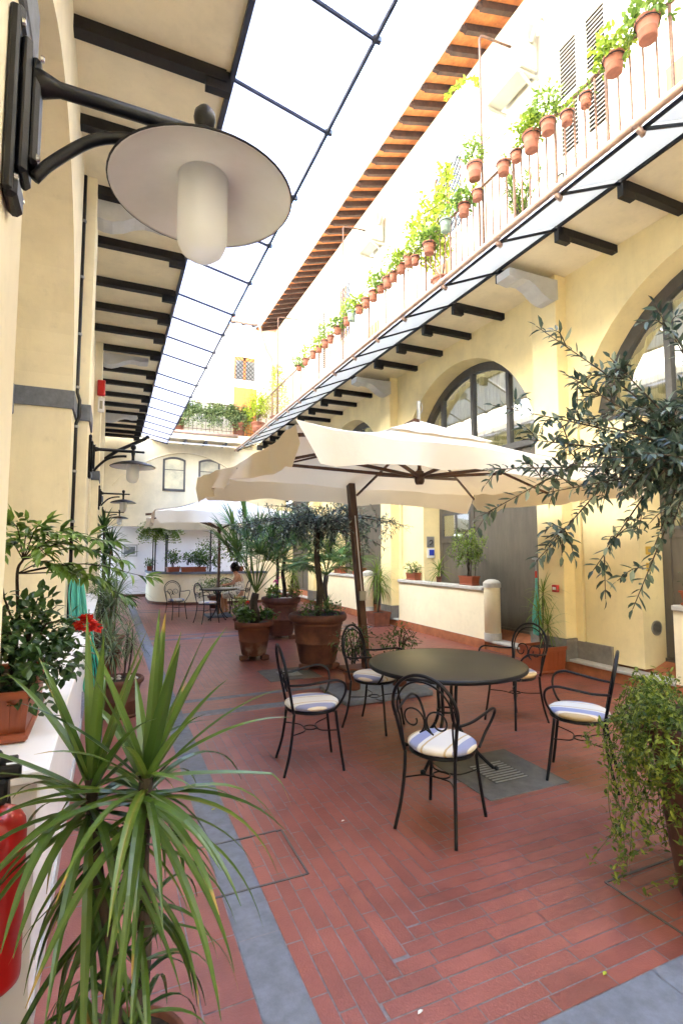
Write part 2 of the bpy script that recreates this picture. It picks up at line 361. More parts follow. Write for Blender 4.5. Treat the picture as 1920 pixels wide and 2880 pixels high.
for y in CY[:4]:
    m=MB(); m.bbox((RP,y-.235,.43),(RW+.02,y+.235,ZS),.01); o=m.obj('pilaster',M['plaster'],rb)
    m=MB(); m.bbox((RP-.012,y-.25,.13),(RW+.02,y+.25,.43),.006); m.box((RW-.012,y-.78,.15),(RW+.1,y-.25,.40)); m.box((RW-.012,y+.25,.15),(RW+.1,y+.62,.40)); m.obj('plinth',M['plinth'],o)
# recessed infill of each arch: jamb piers, grey timber front with a door, fanlight above
for bi,c in enumerate(ARC[:4]):
    cy=c[0]; X=6.28; A,B=cy-1.95,cy+1.2
    m=MB()
    m.box((RW+.03,B,.2),(X+.02,cy+2.03,3.3)); m.obj('jamb',M['plaster'],rb)
    m=MB(); m.box((X-.05,B-.006,.2),(RW+.02,B-.001,.2)) if False else None
    f=MB(); f.box((X,A-.1,.26),(X+.06,B,3.35))
    gf=f.obj('door_front',M['grey'],rb)
    f=MB(); 
    for (a,b,z0,z1) in ((B-1.15,B-.02,.33,2.75),):
        t=.018
        f.box((X-t,a,z0),(X,a+.10,z1)); f.box((X-t,b-.10,z0),(X,b,z1)); f.box((X-t,a+.1,z1-.1),(X,b-.1,z1)); f.box((X-t,a+.1,z0),(X,b-.1,z0+.18)); f.box((X-t,a+.1,1.78),(X,b-.1,1.88))
    dr=f.obj('door',M['grey'],gf)
    f=MB(); f.box((X-.022,B-1.0,1.92),(X-.010,B-.16,2.36)); f.obj('pane',M['glass'],gf)
    f=MB(); f.box((X-.008,B-1.0,1.92),(X-.004,B-.16,2.36)); f.obj('curtain',mat('cream_curtain',(.62,.55,.36),.9,0,.15,20,stretch=(1,12,.5)),gf)
    f=MB()
    for y in (B-1.03,B-.60,B-.16): f.box((X-.035,y-.02,1.9),(X-.012,y+.02,2.38))
    for z in (1.9,2.36): f.box((X-.034,B-1.03,z-.02),(X-.013,B-.16,z+.02))
    f.obj('window_frame',M['wframe'],gf)
    f=MB(); f.box((X-.03,A,.24),(X-.002,B,.31)); f.obj('kick_plate',M['grey'],gf)
    # fanlight
    n=28; R0=2.0; zb=3.42
    def ap(r,i): 
        an=math.pi*i/n; return (cy-r*math.cos(an),3.1+r*math.sin(an))
    f=MB()
    for i in range(n):
        a,b=ap(2.06,i),ap(2.06,i+1); c2,d2=ap(1.9,i),ap(1.9,i+1)
        if min(c2[1],d2[1])<zb-.1: continue
        f.add([(X-.06,*a),(X-.06,*b),(X-.06,*d2),(X-.06,*c2),(X+.04,*a),(X+.04,*b),(X+.04,*d2),(X+.04,*c2)],[(0,1,2,3),(3,2,6,7),(0,4,5,1)])
    for y in (cy-.98,cy,cy+.98):
        h=3.1+math.sqrt(1.93**2-(y-cy)**2); f.box((X-.055,y-.04,zb),(X+.03,y+.04,h))
    f.box((X-.06,cy-1.92,zb-.06),(X+.03,cy+1.92,zb+.05)); f.box((X-.04,cy-1.92,3.35),(X+.05,cy+1.92,3.37))
    fw=f.obj('fanlight_window',M['wframe'],rb)
    f=MB(); pts=[ap(1.93,i) for i in range(n+1) if ap(1.93,i)[1]>zb]; pts=[(cy-1.9,zb)]+pts+[(cy+1.9,zb)]
    f.add([(X-.005,*p) for p in pts],[tuple(range(len(pts)))]); f.obj('pane',M['glass'],fw)
    f=MB()
    vs=[];fs=[]; NN=90
    for i in range(NN+1):
        y=cy-1.88+3.76*i/NN; top=3.1+math.sqrt(max(.01,1.93**2-(y-cy)**2)); x=X+.16+.035*math.sin(i*1.35)+.02*math.sin(i*.5)
        vs+=[(x,y,zb-.1),(x,y,max(top,zb))]
    for i in range(NN): fs.append((2*i,2*i+1,2*i+3,2*i+2))
    f.add(vs,fs); f.obj('curtain',M['curtain'],fw,True)
m=MB(); m.box((6.75,-3,0),(6.9,YF,5.9)); m.obj('inner_wall',M['dark'],rb)
# soffit slab, beams, corbels
m=MB(); m.box((RE,-2.5,ZS),(RW,YF-.6,5.93)); m.obj('balcony_slab',M['soffit'],rb)
for y in (.9,1.85,2.75,3.63,4.5,5.57,6.61,7.48,8.37,9.29,10.40,11.4,12.29,13.2,14.1,15.12,16.1,17.0,17.9,18.7):
    m=MB(); xe=RP if min(abs(y-c) for c in CY)<.24 else RW
    m.bar((RE+.05,y,ZS-.05),(xe,y,ZS-.05),.085,.10); m.bar((RE-.02,y+.0,ZS-.09),(RE+.17,y,ZS-.09),.07,.18); m.obj('ceiling_beam',M['beam'],rb)
def corbel(xw,s,y,zt,parent,hs=.85,ln=1):
    # scrolled plaster bracket under a beam: profile in x-z, s = outward direction
    pr=[(a_*ln,b_*hs) for a_,b_ in [(0,0),(.86,0),(.86,-.13),(.70,-.16),(.62,-.13),(.52,-.13),(.40,-.19),(.28,-.30),(.16,-.36),(.06,-.36),(0,-.33)]]
    m=MB(); m.prism([(xw+s*a,zt+b) for a,b in pr],1,y-.13,y+.13); return m.obj('corbel',M['stone2'],parent)
M['stone2']=mat('painted_grey_plaster',(.50,.51,.52),.8,0,.06,6,.2,120)
for y in CY[1:4]: corbel(RP,-1,y-.16,ZS-.12,rb)
# glass canopy
GX,GZ=3.97,5.15
def canopy_rods(m,p0,p1): m.bar(p0,p1,.03,.035)
m=MB()
ys=[-.9,.05,.9,1.85,2.75,3.63,4.5,5.57,6.61,7.48,8.37,9.29,10.40,11.4,12.29,13.2,14.1,15.12,16.1,17.0,17.9]
for a,b in zip(ys,ys[1:]):
    q=MB(); q.add([(RE,a+.012,ZS+.02),(GX,a+.012,GZ+.02),(GX,b-.012,GZ+.02),(RE,b-.012,ZS+.02),(RE,a+.012,ZS+.035),(GX,a+.012,GZ+.035),(GX,b-.012,GZ+.035),(RE,b-.012,ZS+.035)],[(0,1,2,3),(7,6,5,4),(0,4,5,1),(2,6,7,3)])
    q.obj('canopy_pane',M['canopy2'],rb)
for y in ys: m.bar((RE+.02,y,ZS-.02),(GX-.02,y,GZ-.015),.018,.028)
m.bar((RE-.02,-1,ZS-.01),(RE-.02,18,ZS-.01),.03,.04); m.bar((GX,-1,GZ-.01),(GX,18,GZ-.01),.02,.03)
m.obj('canopy_frame',M['iron'],rb)
m=MB(); m.tube([(GX-.06,-1,GZ+.03),(GX-.06,18.2,GZ+.03)],.036,10); 
for y in ys: m.tube([(GX-.06,y-.03,GZ+.03),(GX-.06,y+.03,GZ+.03)],.043,10); m.bar((GX-.06,y,GZ-.02),(GX+.02,y,GZ-.05),.03,.05)
m.obj('gutter_pipe',M['gutter'],rb,True)
# railing
m=MB(); RX=4.85
m.bar((RX,-1,6.98),(RX,18.85,6.98),.045,.018); m.bar((RX,-1,6.03),(RX,18.85,6.03),.03,.014)
y=-.6;i=0
while y<18.8:
    m.bar((RX,y,5.93),(RX,y,6.98),.026 if i%5==0 else .016); y+=.145;i+=1
rail=m.obj('balcony_railing',M['rail'],rb)
# upper wall with windows
m=MB(); m.box((RW,-2.5,5.93),(RW+.3,YF+.3,10.35)); m.obj('upper_wall',M['upper'],rb)
m=MB(); m.prism([(RW-.10,10.12),(RW-.02,9.9),(RW,9.9),(RW,10.38),(RW-.10,10.38)],1,-2.5,YF); m.obj('cornice',M['plaster2'],rb)
def shutter_window(y0,y1,z0,z1):
    m=MB(); X=RW; 
    m.bbox((X-.03,y0-.12,z0-.1),(X+.01,y1+.12,z0),.006); m.box((X-.02,y0-.1,z1),(X+.01,y1+.1,z1+.1)); m.box((X-.02,y0-.1,z0),(X+.01,y0,z1)); m.box((X-.02,y1,z0),(X+.01,y1+.1,z1))
    fr=m.obj('window_surround',M['upper'],rb)
    m=MB(); m.box((X-.004,y0,z0),(X-.002,y1,z1)); m.obj('opening',M['dark'],fr)  # dark sheet on the solid wall, shade behind the slats painted as colour
    mid=(y0+y1)/2
    for a,b in ((y0+.01,mid-.01),(mid+.01,y1-.01)):
        s=MB(); s.box((X-.05,a,z0),(X-.015,a+.07,z1)); s.box((X-.05,b-.07,z0),(X-.015,b,z1)); s.box((X-.05,a+.07,z1-.08),(X-.015,b-.07,z1)); s.box((X-.05,a+.07,z0),(X-.015,b-.07,z0+.1)); s.box((X-.05,a+.07,(z0+z1)/2-.03),(X-.015,b-.07,(z0+z1)/2+.03))
        z=z0+.11
        while z<z1-.09:
            s.add([(X-.046,a+.07,z),(X-.046,b-.07,z),(X-.018,b-.07,z+.03),(X-.018,a+.07,z+.03),(X-.046,a+.07,z+.008),(X-.046,b-.07,z+.008),(X-.018,b-.07,z+.038),(X-.018,a+.07,z+.038)],[(0,1,2,3),(4,7,6,5),(0,4,5,1)]); z+=.062
        s.obj('shutter',mat('shutter_paint',(.66,.60,.50),.6,0,.05,8),fr)
shutter_window(4.40,5.33,7.18,9.07); shutter_window(14.3,15.1,7.1,9.1)
def lattice_window(y0,y1,z0,z1,X=RW):
    m=MB(); m.box((X-.03,y0-.1,z1),(X+.01,y1+.1,z1+.1)); m.box((X-.03,y0-.1,z0-.1),(X+.01,y1+.1,z0)); m.box((X-.03,y0-.1,z0),(X+.01,y0,z1)); m.box((X-.03,y1,z0),(X+.01,y1+.1,z1)); fr=m.obj('window_surround',M['upper'],rb)
    m=MB(); m.box((X-.012,y0,z0),(X-.002,y1,z1)); m.obj('pane',mat('dim_pane',(.25,.27,.27),.15,0,.1,6),fr)
    m=MB(); s=.17; k=y0-(z1-z0)
    while k<y1:
        for sg in (1,-1):
            ya,yb=(k,k+z1-z0) if sg>0 else (k+z1-z0,k); za,zb=z0,z1
            # clip to window
            t0=max(0,min(1,((y0-ya)/(yb-ya)) if sg>0 else ((y1-ya)/(yb-ya)))); t1=max(0,min(1,((y1-ya)/(yb-ya)) if sg>0 else ((y0-ya)/(yb-ya))))
            if t1-t0>.03: m.bar((X-.03-.006*sg,ya+(yb-ya)*t0,za+(zb-za)*t0),(X-.03-.006*sg,ya+(yb-ya)*t1,za+(zb-za)*t1),.012)
        k+=s
    m.obj('lattice_grille',M['iron'],fr)
    m=MB(); m.box((X-.02,y0,z0),(X-.013,y0+.05,z1)); m.box((X-.02,y1-.05,z0),(X-.013,y1,z1)); m.box((X-.02,(y0+y1)/2-.03,z0),(X-.013,(y0+y1)/2+.03,z1)); m.obj('sash',M['orange_wood'],fr)
lattice_window(7.6,8.5,7.75,9.17); lattice_window(12.6,13.3,7.6,9.1)
for y0,y1 in ((3.0,3.72),(8.0,8.62),(11.0,11.6)):
    m=MB(); m.bbox((RW-.03,y0,5.95),(RW-.002,y1,7.3),.01)
    for z in (6.05,6.75): m.bbox((RW-.045,y0+.1,z),(RW-.028,y1-.1,z+.5),.01)
    m.obj('timber_door',M['orange_wood'],rb)
# eaves: rafters, tile boards, gutter, roof tiles
m=MB(); sl=.30
def ez(x): return 10.42+(x-RW)*sl
m.add([(RW+.4,-2.5,ez(RW+.4)+.13),(4.98,-2.5,ez(4.98)+.13),(4.98,YF+.5,ez(4.98)+.13),(RW+.4,YF+.5,ez(RW+.4)+.13),(RW+.4,-2.5,ez(RW+.4)+.15),(4.98,-2.5,ez(4.98)+.15),(4.98,YF+.5,ez(4.98)+.15),(RW+.4,YF+.5,ez(RW+.4)+.15)],[(0,1,2,3),(4,7,6,5),(0,4,5,1),(1,5,6,2),(2,6,7,3)])
m.obj('eave_boarding',M['tile_o'] if 'tile_o' in M else M['tile'],rb)
M['rafter']=mat('eave_rafter',(.055,.026,.018),.8,0,.3,9,.3)
m=MB(); k=0
y=-2.3
while y<YF-.1:
    a=V(RW+.05,y,ez(RW+.05)+.06); b=V(5.10,y,ez(5.10)+.06); m.bar(a,b,.085,.125)
    m.bar(b+V(.02,0,-.01),b+V(-.09,0,-.015),.06,.08); y+=.40; m.obj('rafter',M['rafter'],rb); m=MB()
m=MB(); m.prism([(4.88+.075*math.cos(a),10.16+.075*math.sin(a)) for a in [math.pi+math.pi*i/10 for i in range(11)]]+[(4.95,10.17),(4.81,10.17)],1,-2.5,YF-.7)
y=-2
while y<18: m.prism([(4.88+.083*math.cos(a),10.16+.083*math.sin(a)) for a in [math.pi+math.pi*i/10 for i in range(11)]],1,y,y+.03); y+=1.5
m.obj('eave_gutter',M['zinc'],rb)
m=MB(); z0=ez(4.98)+.152
y=-2.4
while y<YF+.4:
    m.prism([(y+.10*math.cos(a),z0+.05+.07*math.sin(a)) for a in [math.pi*i/6 for i in range(7)]],0,4.93,6.3) if False else None
    n=6; vs=[];fs=[]
    for i in range(n+1):
        an=math.pi*i/n; yy=y+.09*math.cos(an)
        for x in (4.93,6.3): vs.append((x,yy,ez(x)+.155+.07*math.sin(an)))
    for i in range(n): fs.append((2*i,2*i+1,2*i+3,2*i+2))
    fs.append(tuple(2*i for i in range(n+1)))
    m.add(vs,fs); y+=.21
m.obj('roof_tiles',M['terra'],rb)
m=MB(); m.box((6.3,-2.5,ez(6.3)-.3),(6.5,YF+.3,ez(6.3)+.1)); m.obj('roof_core',M['dark'],rb)
# awning frames of bent pipe on the railing
for y in (5.84,10.9,16.2):
    m=MB(); m.tube([(RX,y,5.95),(RX,y,9.33),(RX+.03,y,9.38),(RX+.08,y,9.40),(RW,y-.05,9.42)],.018,8); m.obj('awning_pipe',M['rail'],rb,True)

# ---------- left arcade ----------
lb=thing('arcade_building','cream arcade on the left with grey string course and dark beamed overhang','building')
LC=[1.30,6.10,10.85,15.55]
LA=[(3.72,3.05,1.66),(8.48,3.05,1.66),(13.2,3.05,1.66),(17.9,3.05,1.66),(-1.1,3.05,1.66)]
m=MB()
for c in LA:
    cy,cz,r=c
    lo=cy-2.40; hi=cy+2.40 if c!=LA[3] else YF
    n=28; pts=[(cy-r,0),(cy-r,cz)]+[(cy-r*math.cos(math.pi*i/n),cz+r*math.sin(math.pi*i/n)) for i in range(1,n)]+[(cy+r,cz),(cy+r,0)]
    tops=[(lo,0),(lo,cz)]+[(lo+(hi-lo)*i/n,ZS) for i in range(1,n)]+[(hi,cz),(hi,0)]; k=len(pts)
    m.add([(XW,*p) for p in pts]+[(XW,*p) for p in tops]+[(XW-.55,*p) for p in pts],[(k+i,k+i+1,i+1,i) for i in range(k-1)]+[(i,i+1,2*k+i+1,2*k+i) for i in range(k-1)])
    for yy,nb in ((lo,2),(hi,k-3)): m.add([(XW,yy,cz),(XW,yy,ZS),(XW,tops[nb][0],ZS)],[(0,1,2)])
m.obj('wall',M['plaster2'],lb)
m=MB(); m.box((XW-1.9,-3.5,0),(XW-1.75,YF,ZS)); m.obj('rear_wall',M['plaster'],lb)
m=MB(); m.box((XW-1.75,-3.5,4.75),(XW-.02,YF,4.9)); m.obj('arcade_ceiling',M['soffit'],lb)
t=.018
for y in LC:
    m=MB(); m.bbox((XW-.02,y-.27,0),(XP,y+.27,ZS),.008); pi_=m.obj('pilaster',M['plaster2'],lb); m=MB()
    m.box((XW-.5,y-.27-t,2.93),(XP+t,y+.27+t,3.10)) if False else None
    m.bbox((XW,y-.27-t,2.93),(XP+t,y+.27+t,3.10),.006)
    a,b=y-.72,y+.72
    m.box((XW-.57,a-t-.0,2.93),(XW+t,a+.05,3.10)); m.box((XW-.57,b-.05,2.93),(XW+t,b+t,3.10)); m.box((XW-.05,a+.05,2.93),(XW+t,y-.27-t,3.10)); m.box((XW-.05,y+.27+t,2.93),(XW+t,b-.05,3.10))
    m.obj('impost_band',M['stone'],pi_)
m=MB(); m.box((XW-.6,-2.5,ZS),(XE,YF-.2,ZS+.3)); m.obj('overhang_slab',M['soffit'],lb)
m=MB(); m.box((XW-3,-3.5,ZS+.3),(XW-.1,YF,13.5)); m.obj('upper_wall',M['upper'],lb)  # unseen block above the overhang, made tall to block and bounce sunlight
LB=[.4,1.3,2.25,3.15,4.08,5.03,5.98,6.97,8.03,8.88,9.75,10.66,11.9,12.86,13.85,14.8,15.7,16.5,17.3,18.1,18.8]
for y in LB:
    m=MB(); m.bar((XW,y,ZS-.05),(XE-.04,y,ZS-.05),.10,.10); m.bar((XE-.2,y,ZS-.09),(XE,y,ZS-.09),.07,.18); m.obj('ceiling_beam',M['beam'],lb)
for y in (6.16,10.95,15.72): corbel(XP,1,y,ZS-.10,lb,.6,.95)
m=MB(); m.bar((XE+.01,-2.5,ZS-.02),(XE+.01,18.6,ZS-.02),.04,.07)
CX2,CZ2=1.66,5.35
m.bar((CX2,-2.5,CZ2),(CX2,18.4,CZ2),.022,.03)
ly=[-2.4]+LB
for y in ly: m.bar((XE,y,ZS-.01),(CX2+.03,y,CZ2-.005),.017,.026); m.bar((CX2-.02,y,CZ2+.01),(CX2+.045,y,CZ2+.01),.035,.04)
m.obj('canopy_frame',M['steel'],lb)
for a,b in zip(ly,ly[1:]):
    q=MB(); q.add([(XE+.03,a+.01,ZS+.02),(CX2,a+.01,CZ2+.02),(CX2,b-.01,CZ2+.02),(XE+.03,b-.01,ZS+.02),(XE+.03,a+.01,ZS+.034),(CX2,a+.01,CZ2+.034),(CX2,b-.01,CZ2+.034),(XE+.03,b-.01,ZS+.034)],[(3,2,1,0),(4,5,6,7),(1,5,4,0),(3,7,6,2)])
    q.obj('canopy_pane',M['canopy'],lb)
# black cable beside the pilaster
m=MB(); pth=[(XW+.015,5.76,0.9),(XW+.015,5.76,2.88),(XW+.04,5.76,2.95),(XW+.04,5.76,3.12),(XW+.015,5.76,3.2),(XW+.015,5.77,5.5)]
m.tube(pth,.017,8); 
m.obj('cable_conduit',M['black'],lb,True)
m=MB()
for z in (1.9,2.4,2.85,3.25,3.8,4.4,5.0): m.tube([(XW+.015,5.76,z-.012),(XW+.015,5.76,z+.012)],.024,8)
m.obj('cable_clip',M['metal'],lb)
m=MB(); m.bbox((XW-.65,4.35,2.83),(XW-.46,5.37,3.10),.006); m.obj('lintel',M['stone'],lb)
# low ledge wall under the first arches
for a,b in ((2.06,5.38),(6.82,10.14)):
    m=MB(); m.box((XW-.3,a,0),(-.20,b,.84)); w=m.obj('ledge_wall',M['white'],lb)
    m=MB(); m.bbox((XW-.33,a-.03,.84),(-.165,b,.885),.006); m.obj('ledge_cap',M['white'],w)
    m=MB(); m.box((-.21,a,0),(-.19,b,.1)); m.obj('skirting',M['pale_stone'],w)

# ---------- unseen building added behind the viewpoint to cut light from there ----------
kb=thing('rear_building','plain cream building added unseen behind the viewpoint to close the courtyard and shade it','building',(2.7,-4.2,0))
m=MB(); m.box((-5,-.6,0),(5.5,0,10.3)); m.obj('wall',M['plaster'],kb)
m=MB()
for x in (-1.6,.6,2.2): m.bbox((x-.55,-.01,3.6),(x+.55,.03,5.4),.01)
m.obj('window',M['wframe'],kb)
m=MB(); m.bbox((-1.2,-.01,0),(.8,.05,2.6),.01); m.obj('door',M['grey'],kb)
# ---------- far building ----------
fb=thing('end_building','cream building closing the far end with segmental windows and ivy balcony','building')
m=MB()
m.box((XW-1,YF,2.5),(RW+.3,YF+.3,5.75)); m.box((4.7,YF,0),(RW+.3,YF+.3,2.5)); m.obj('wall',M['plaster2'],fb)
m=MB(); m.box((XW-1,YF+.001,5.75),(RW+.3,YF+.3,10.35)); m.obj('upper_wall',M['upper'],fb)
m=MB(); m.box((-.6,20.3,0),(4.7,20.45,2.5)); m.box((4.6,YF+.3,0),(4.72,20.3,2.5)); m.obj('white_wall',M['white'],fb)
m=MB(); m.box((-.6,YF+.3,2.5),(4.7,20.45,2.6)); m.obj('recess_ceiling',M['white'],fb)
m=MB()
for dx in (.12,.72,1.32): m.box((dx,20.275,.12),(dx+.06,20.302,2.1))
for z in (.10,.55,1.95): m.box((.12,20.272,z),(1.38,20.30,z+.07))
m.obj('panelled_door',M['white'],fb)
m=MB(); m.box((-.6,20.26,0),(4.6,20.3,.10)); m.obj('skirting',M['terra_dark'],fb)
def far_window(x0,x1,z0,z1):
    Y=YF; n=8; mid=(x0+x1)/2
    top=lambda x: z1-.10*((x-mid)/((x1-x0)/2))**2
    m=MB()
    for (xa,xb) in ((x0,x0+.07),(x1-.07,x1)): m.box((xa,Y-.03,z0),(xb,Y+.02,z1-.10))
    m.box((x0,Y-.03,z0-.04),(x1,Y+.02,z0+.05)); m.box((x0+.07,Y-.025,z0+.72),(x1-.07,Y+.02,z0+.75))
    for i in range(n):
        xa=x0+(x1-x0)*i/n; xb=x0+(x1-x0)*(i+1)/n
        m.add([(xa,Y-.03,top(xa)),(xb,Y-.03,top(xb)),(xb,Y-.03,top(xb)-.08),(xa,Y-.03,top(xa)-.08),(xa,Y+.02,top(xa)-.08),(xb,Y+.02,top(xb)-.08)],[(3,2,1,0),(2,3,4,5)])
    w=m.obj('window',M['wframe'],fb)
    g=MB(); pts=[(x0+.03,z0)]+[(x0+.03+(x1-x0-.06)*i/n,top(x0+.03+(x1-x0-.06)*i/n)-.03) for i in range(n+1)]+[(x1-.03,z0)]
    g.add([(p[0],Y-.015,p[1]) for p in pts],[tuple(range(len(pts)))]); g.obj('pane',mat('painted_reflection_pane',(.62,.58,.42),.08,0,.25,1.2,col2=(.30,.32,.30),spec=.9),w)  # reflections painted into the pane as cream and grey patches
far_window(1.62,2.40,3.82,5.03); far_window(2.86,3.64,3.82,5.03)
m=MB(); pth=[(0.0+4.9*i/24,YF-.01,3.9+1.3*math.sin(math.pi*i/24)**.8) for i in range(25)]
m.tube(pth,.035,6); m.obj('relief_arch',M['plaster2'],fb)
m=MB(); m.box((1.2,18.95,5.62),(RE,YF,5.90)); m.obj('balcony_slab',M['soffit'],fb)
m=MB(); m.tube([(1.3,18.9,5.86),(RE-.7,18.9,5.86)],.06,8); m.obj('gutter_pipe',M['gutter'],fb,True)
for x in (1.6,2.3,3.0,3.7): m=MB(); m.bar((x,18.7,5.5),(x,YF,5.55),.07,.08); m.obj('ceiling_beam',M['beam'],fb)
for a,b in ((1.66,2.25),(2.27,2.9),(2.92,3.5),(3.52,4.1)):
    m=MB(); m.add([(a,19.2,5.52),(a,18.35,5.33),(b,18.35,5.33),(b,19.2,5.52),(a,19.2,5.535),(a,18.35,5.345),(b,18.35,5.345),(b,19.2,5.535)],[(0,1,2,3),(7,6,5,4),(1,5,6,2)]); m.obj('canopy_pane',M['canopy'],fb)
m=MB(); m.bar((1.66,18.35,5.325),(4.1,18.35,5.325),.025,.03); m.obj('canopy_frame',M['metal'],fb)
m=MB(); m.bar((1.2,18.95,6.98),(RE,18.95,6.98),.04,.02); m.bar((1.2,18.95,6.02),(RE,18.95,6.02),.03,.014); x=1.2
while x<RE: m.bar((x,18.95,5.9),(x,18.95,6.98),.013); x+=.15
m.obj('balcony_railing',M['rail'],fb)
m=MB(); m.bbox((4.0,YF-.03,8.1),(5.0,YF-.005,9.25),.01); m.obj('window_surround',M['white'],fb)
m=MB(); m.box((4.1,YF-.04,8.2),(4.9,YF-.031,9.1)); wn=m.obj('window',mat('dim_pane2',(.2,.2,.2),.15,0,.1,6),fb)
m=MB()
for k in range(-5,6):
    for sg in (1,-1):
        xa=4.5+k*.16
        a=V(xa,YF-.06,8.2); b=V(xa+sg*.9,YF-.06,9.1); t0=0;t1=1
        f=lambda t:a.x+(b.x-a.x)*t
        ts=[t for t in [i/30 for i in range(31)] if 4.1<=f(t)<=4.9]
        if len(ts)>2: m.bar(a+(b-a)*ts[0],a+(b-a)*ts[-1],.018)
m.obj('lattice_grille',M['iron'],wn)
m=MB(); m.box((4.45,YF-.05,8.2),(4.55,YF-.042,9.1)); m.box((4.1,YF-.05,8.95),(4.9,YF-.042,9.1)); m.box((4.1,YF-.05,8.2),(4.17,YF-.042,8.95)); m.obj('sash',M['orange_wood'],wn)
m=MB(); m.bbox((4.1,YF-.04,5.92),(5.0,YF-.005,7.9),.01); 
for z in (6.1,6.9): m.bbox((4.2,YF-.055,z),(4.5,YF-.038,z+.65),.01); m.bbox((4.6,YF-.055,z),(4.9,YF-.038,z+.65),.01)
m.obj('timber_door',M['orange_wood'],fb)
m=MB(); z=7.0
m.box((1.8,YF-.04,6.8),(1.87,YF-.005,8.9)); m.box((2.5,YF-.04,6.8),(2.57,YF-.005,8.9)); 
while z<8.8: m.box((1.87,YF-.035,z),(2.5,YF-.012,z+.05)); z+=.085
m.obj('shutter',M['white'],fb)
m=MB(); y=YF
m.add([(1,18.85,10.28),(5.1,18.85,10.28),(5.1,YF+.3,10.55),(1,YF+.3,10.55)],[(0,1,2,3),(3,2,1,0)][:1]); m.box((1,18.83,10.28),(5.1,18.87,10.36)); m.obj('eave_boarding',M['tile'],fb)
m=MB(); x=1.2
while x<5.0: m=MB(); m.bar((x,18.9,10.22),(x,YF,10.42),.08,.11); x+=.4; m.obj('rafter',M['rafter'],fb)
m=MB(); m.tube([(1.0,18.78,10.2),(4.85,18.78,10.2)],.07,8); m.tube([(4.9,18.78,10.15),(5.0,18.9,9.9),(5.3,19.2,9.4),(5.55,19.40,9.2),(5.6,19.42,8.6),(5.6,19.42,6)],.05,8); m.obj('gutter_pipe',M['gutter'],fb,True)
m=MB(); m.tube([(-.3,19.35,4.75),(.1,19.2,5.05),(.95,18.6,5.42),(1.05,18.5,5.5)],.06,8); m.obj('drain_pipe',M['black'],fb,True)

# ---------- low walls, counter ----------
def parapet(ya,yb,label,knob=True):
    t=thing('parapet_wall',label,'low wall',(5.78,(ya+yb)/2,.16)); x=-.09; L=(yb-ya)/2
    m=MB(); m.box((-.09,-L,-.03),(.07,L,.80)); m.obj('wall',M['plaster2'],t)
    m=MB(); m.bbox((-.125,-L,.80),(.10,L,.86),.008); m.obj('coping',M['pale_stone'],t)
    m=MB(); m.box((-.098,-L,-.16),(-.04,L,.0)); m.obj('skirting',M['tile'],t)
    if knob:
        m=MB(); m.lathe([(.0,.04),(.13,.04),(.13,.86)],(-.0,-L-.10,0),24); m.obj('end_column',M['plaster2'],t,True)
        m=MB(); m.lathe([(.13,.86),(.145,.86),(.145,.93),(.13,.95),(.10,.975),(.05,.99),(0,.995)],(0,-L-.10,0),24); m.lathe([(.13,.0),(.14,.0),(.14,.12),(.13,.12)],(0,-L-.10,0),24); m.obj('column_cap',M['pale_stone'],t)
    return t
parapet(7.05,9.85,'low cream parapet with grey coping and domed end column before the grey door')
parapet(11.6,14.7,'farther low cream parapet half hidden behind the potted palms',True)
t=parapet(2.6,3.85,'low cream parapet at the right edge beside the jasmine pot',False)
# curved counter at the far end
ct=thing('counter','curved cream counter with grey stone top at the far end','counter',(2.8,17.2,0))
def curve(off=0):
    P=[]; cx,cy,r=2.55,17.75,1.42+off
    P+=[(cx-r-.0,19.0)]
    for i in range(13):
        a=math.pi+math.pi/2*i/12; P.append((cx+r*math.cos(a),cy+r*math.sin(a)*.98))
    P+=[(4.6,cy-r*.98)]
    return [(a-2.8,b-17.2) for a,b in P]
def ribbon(m,oi,oo,z0,z1):
    A,B=curve(oi),curve(oo); n=len(A); vs=[(*p,z0) for p in B]+[(*p,z1) for p in B]+[(*p,z0) for p in A]+[(*p,z1) for p in A]; fs=[]
    for i in range(n-1): fs+=[(i,i+1,n+i+1,n+i),(n+i,n+i+1,3*n+i+1,3*n+i),(2*n+i+1,2*n+i,3*n+i,3*n+i+1),(i+1,i,2*n+i,2*n+i+1)]
    fs+=[(0,n,3*n,2*n),(n-1,3*n-1,4*n-1,2*n-1)]; m.add(vs,fs)
m=MB(); ribbon(m,-.14,0,.09,.93); m.obj('body',M['plaster2'],ct,False)
m=MB(); ribbon(m,-.22,.05,.93,1.0); m.obj('top',M['stone'],ct)
m=MB(); ribbon(m,-.10,.012,0,.09); m.obj('skirting',M['terra_dark'],ct)
for x,y in ((1.28,17.35),(1.55,16.85),(2.83,16.45),(3.08,16.4),(3.95,16.4),(4.1,16.4)):
    m=MB(); m.bar((x-2.8,y-17.2,1.0),(x-2.8,y-17.2,2.5),.04); m.obj('post',M['black'],ct)
M['slabstone']=mat('brown_grey_stone',(.115,.11,.10),.7,0,.2,9,.3,120)
# ================= OBJECTS =================
def cr(path,n=6):                   # Catmull-Rom smoothing
    P=[Vector(p) for p in path]; P=[P[0]*2-P[1]]+P+[P[-1]*2-P[-2]]; out=[]
    for i in range(1,len(P)-2):
        a,b,c,d=P[i-1:i+3]
        for k in range(n):
            t=k/n; out.append(.5*((2*b)+(c-a)*t+(2*a-5*b+4*c-d)*t*t+(3*b-a-3*c+d)*t**3))
    out.append(P[-2]); return out
def rdir(zmin=-1,zmax=1):
    z=U(zmin,zmax); a=U(0,2*math.pi); r=math.sqrt(max(0,1-z*z)); return V(r*math.cos(a),r*math.sin(a),z)
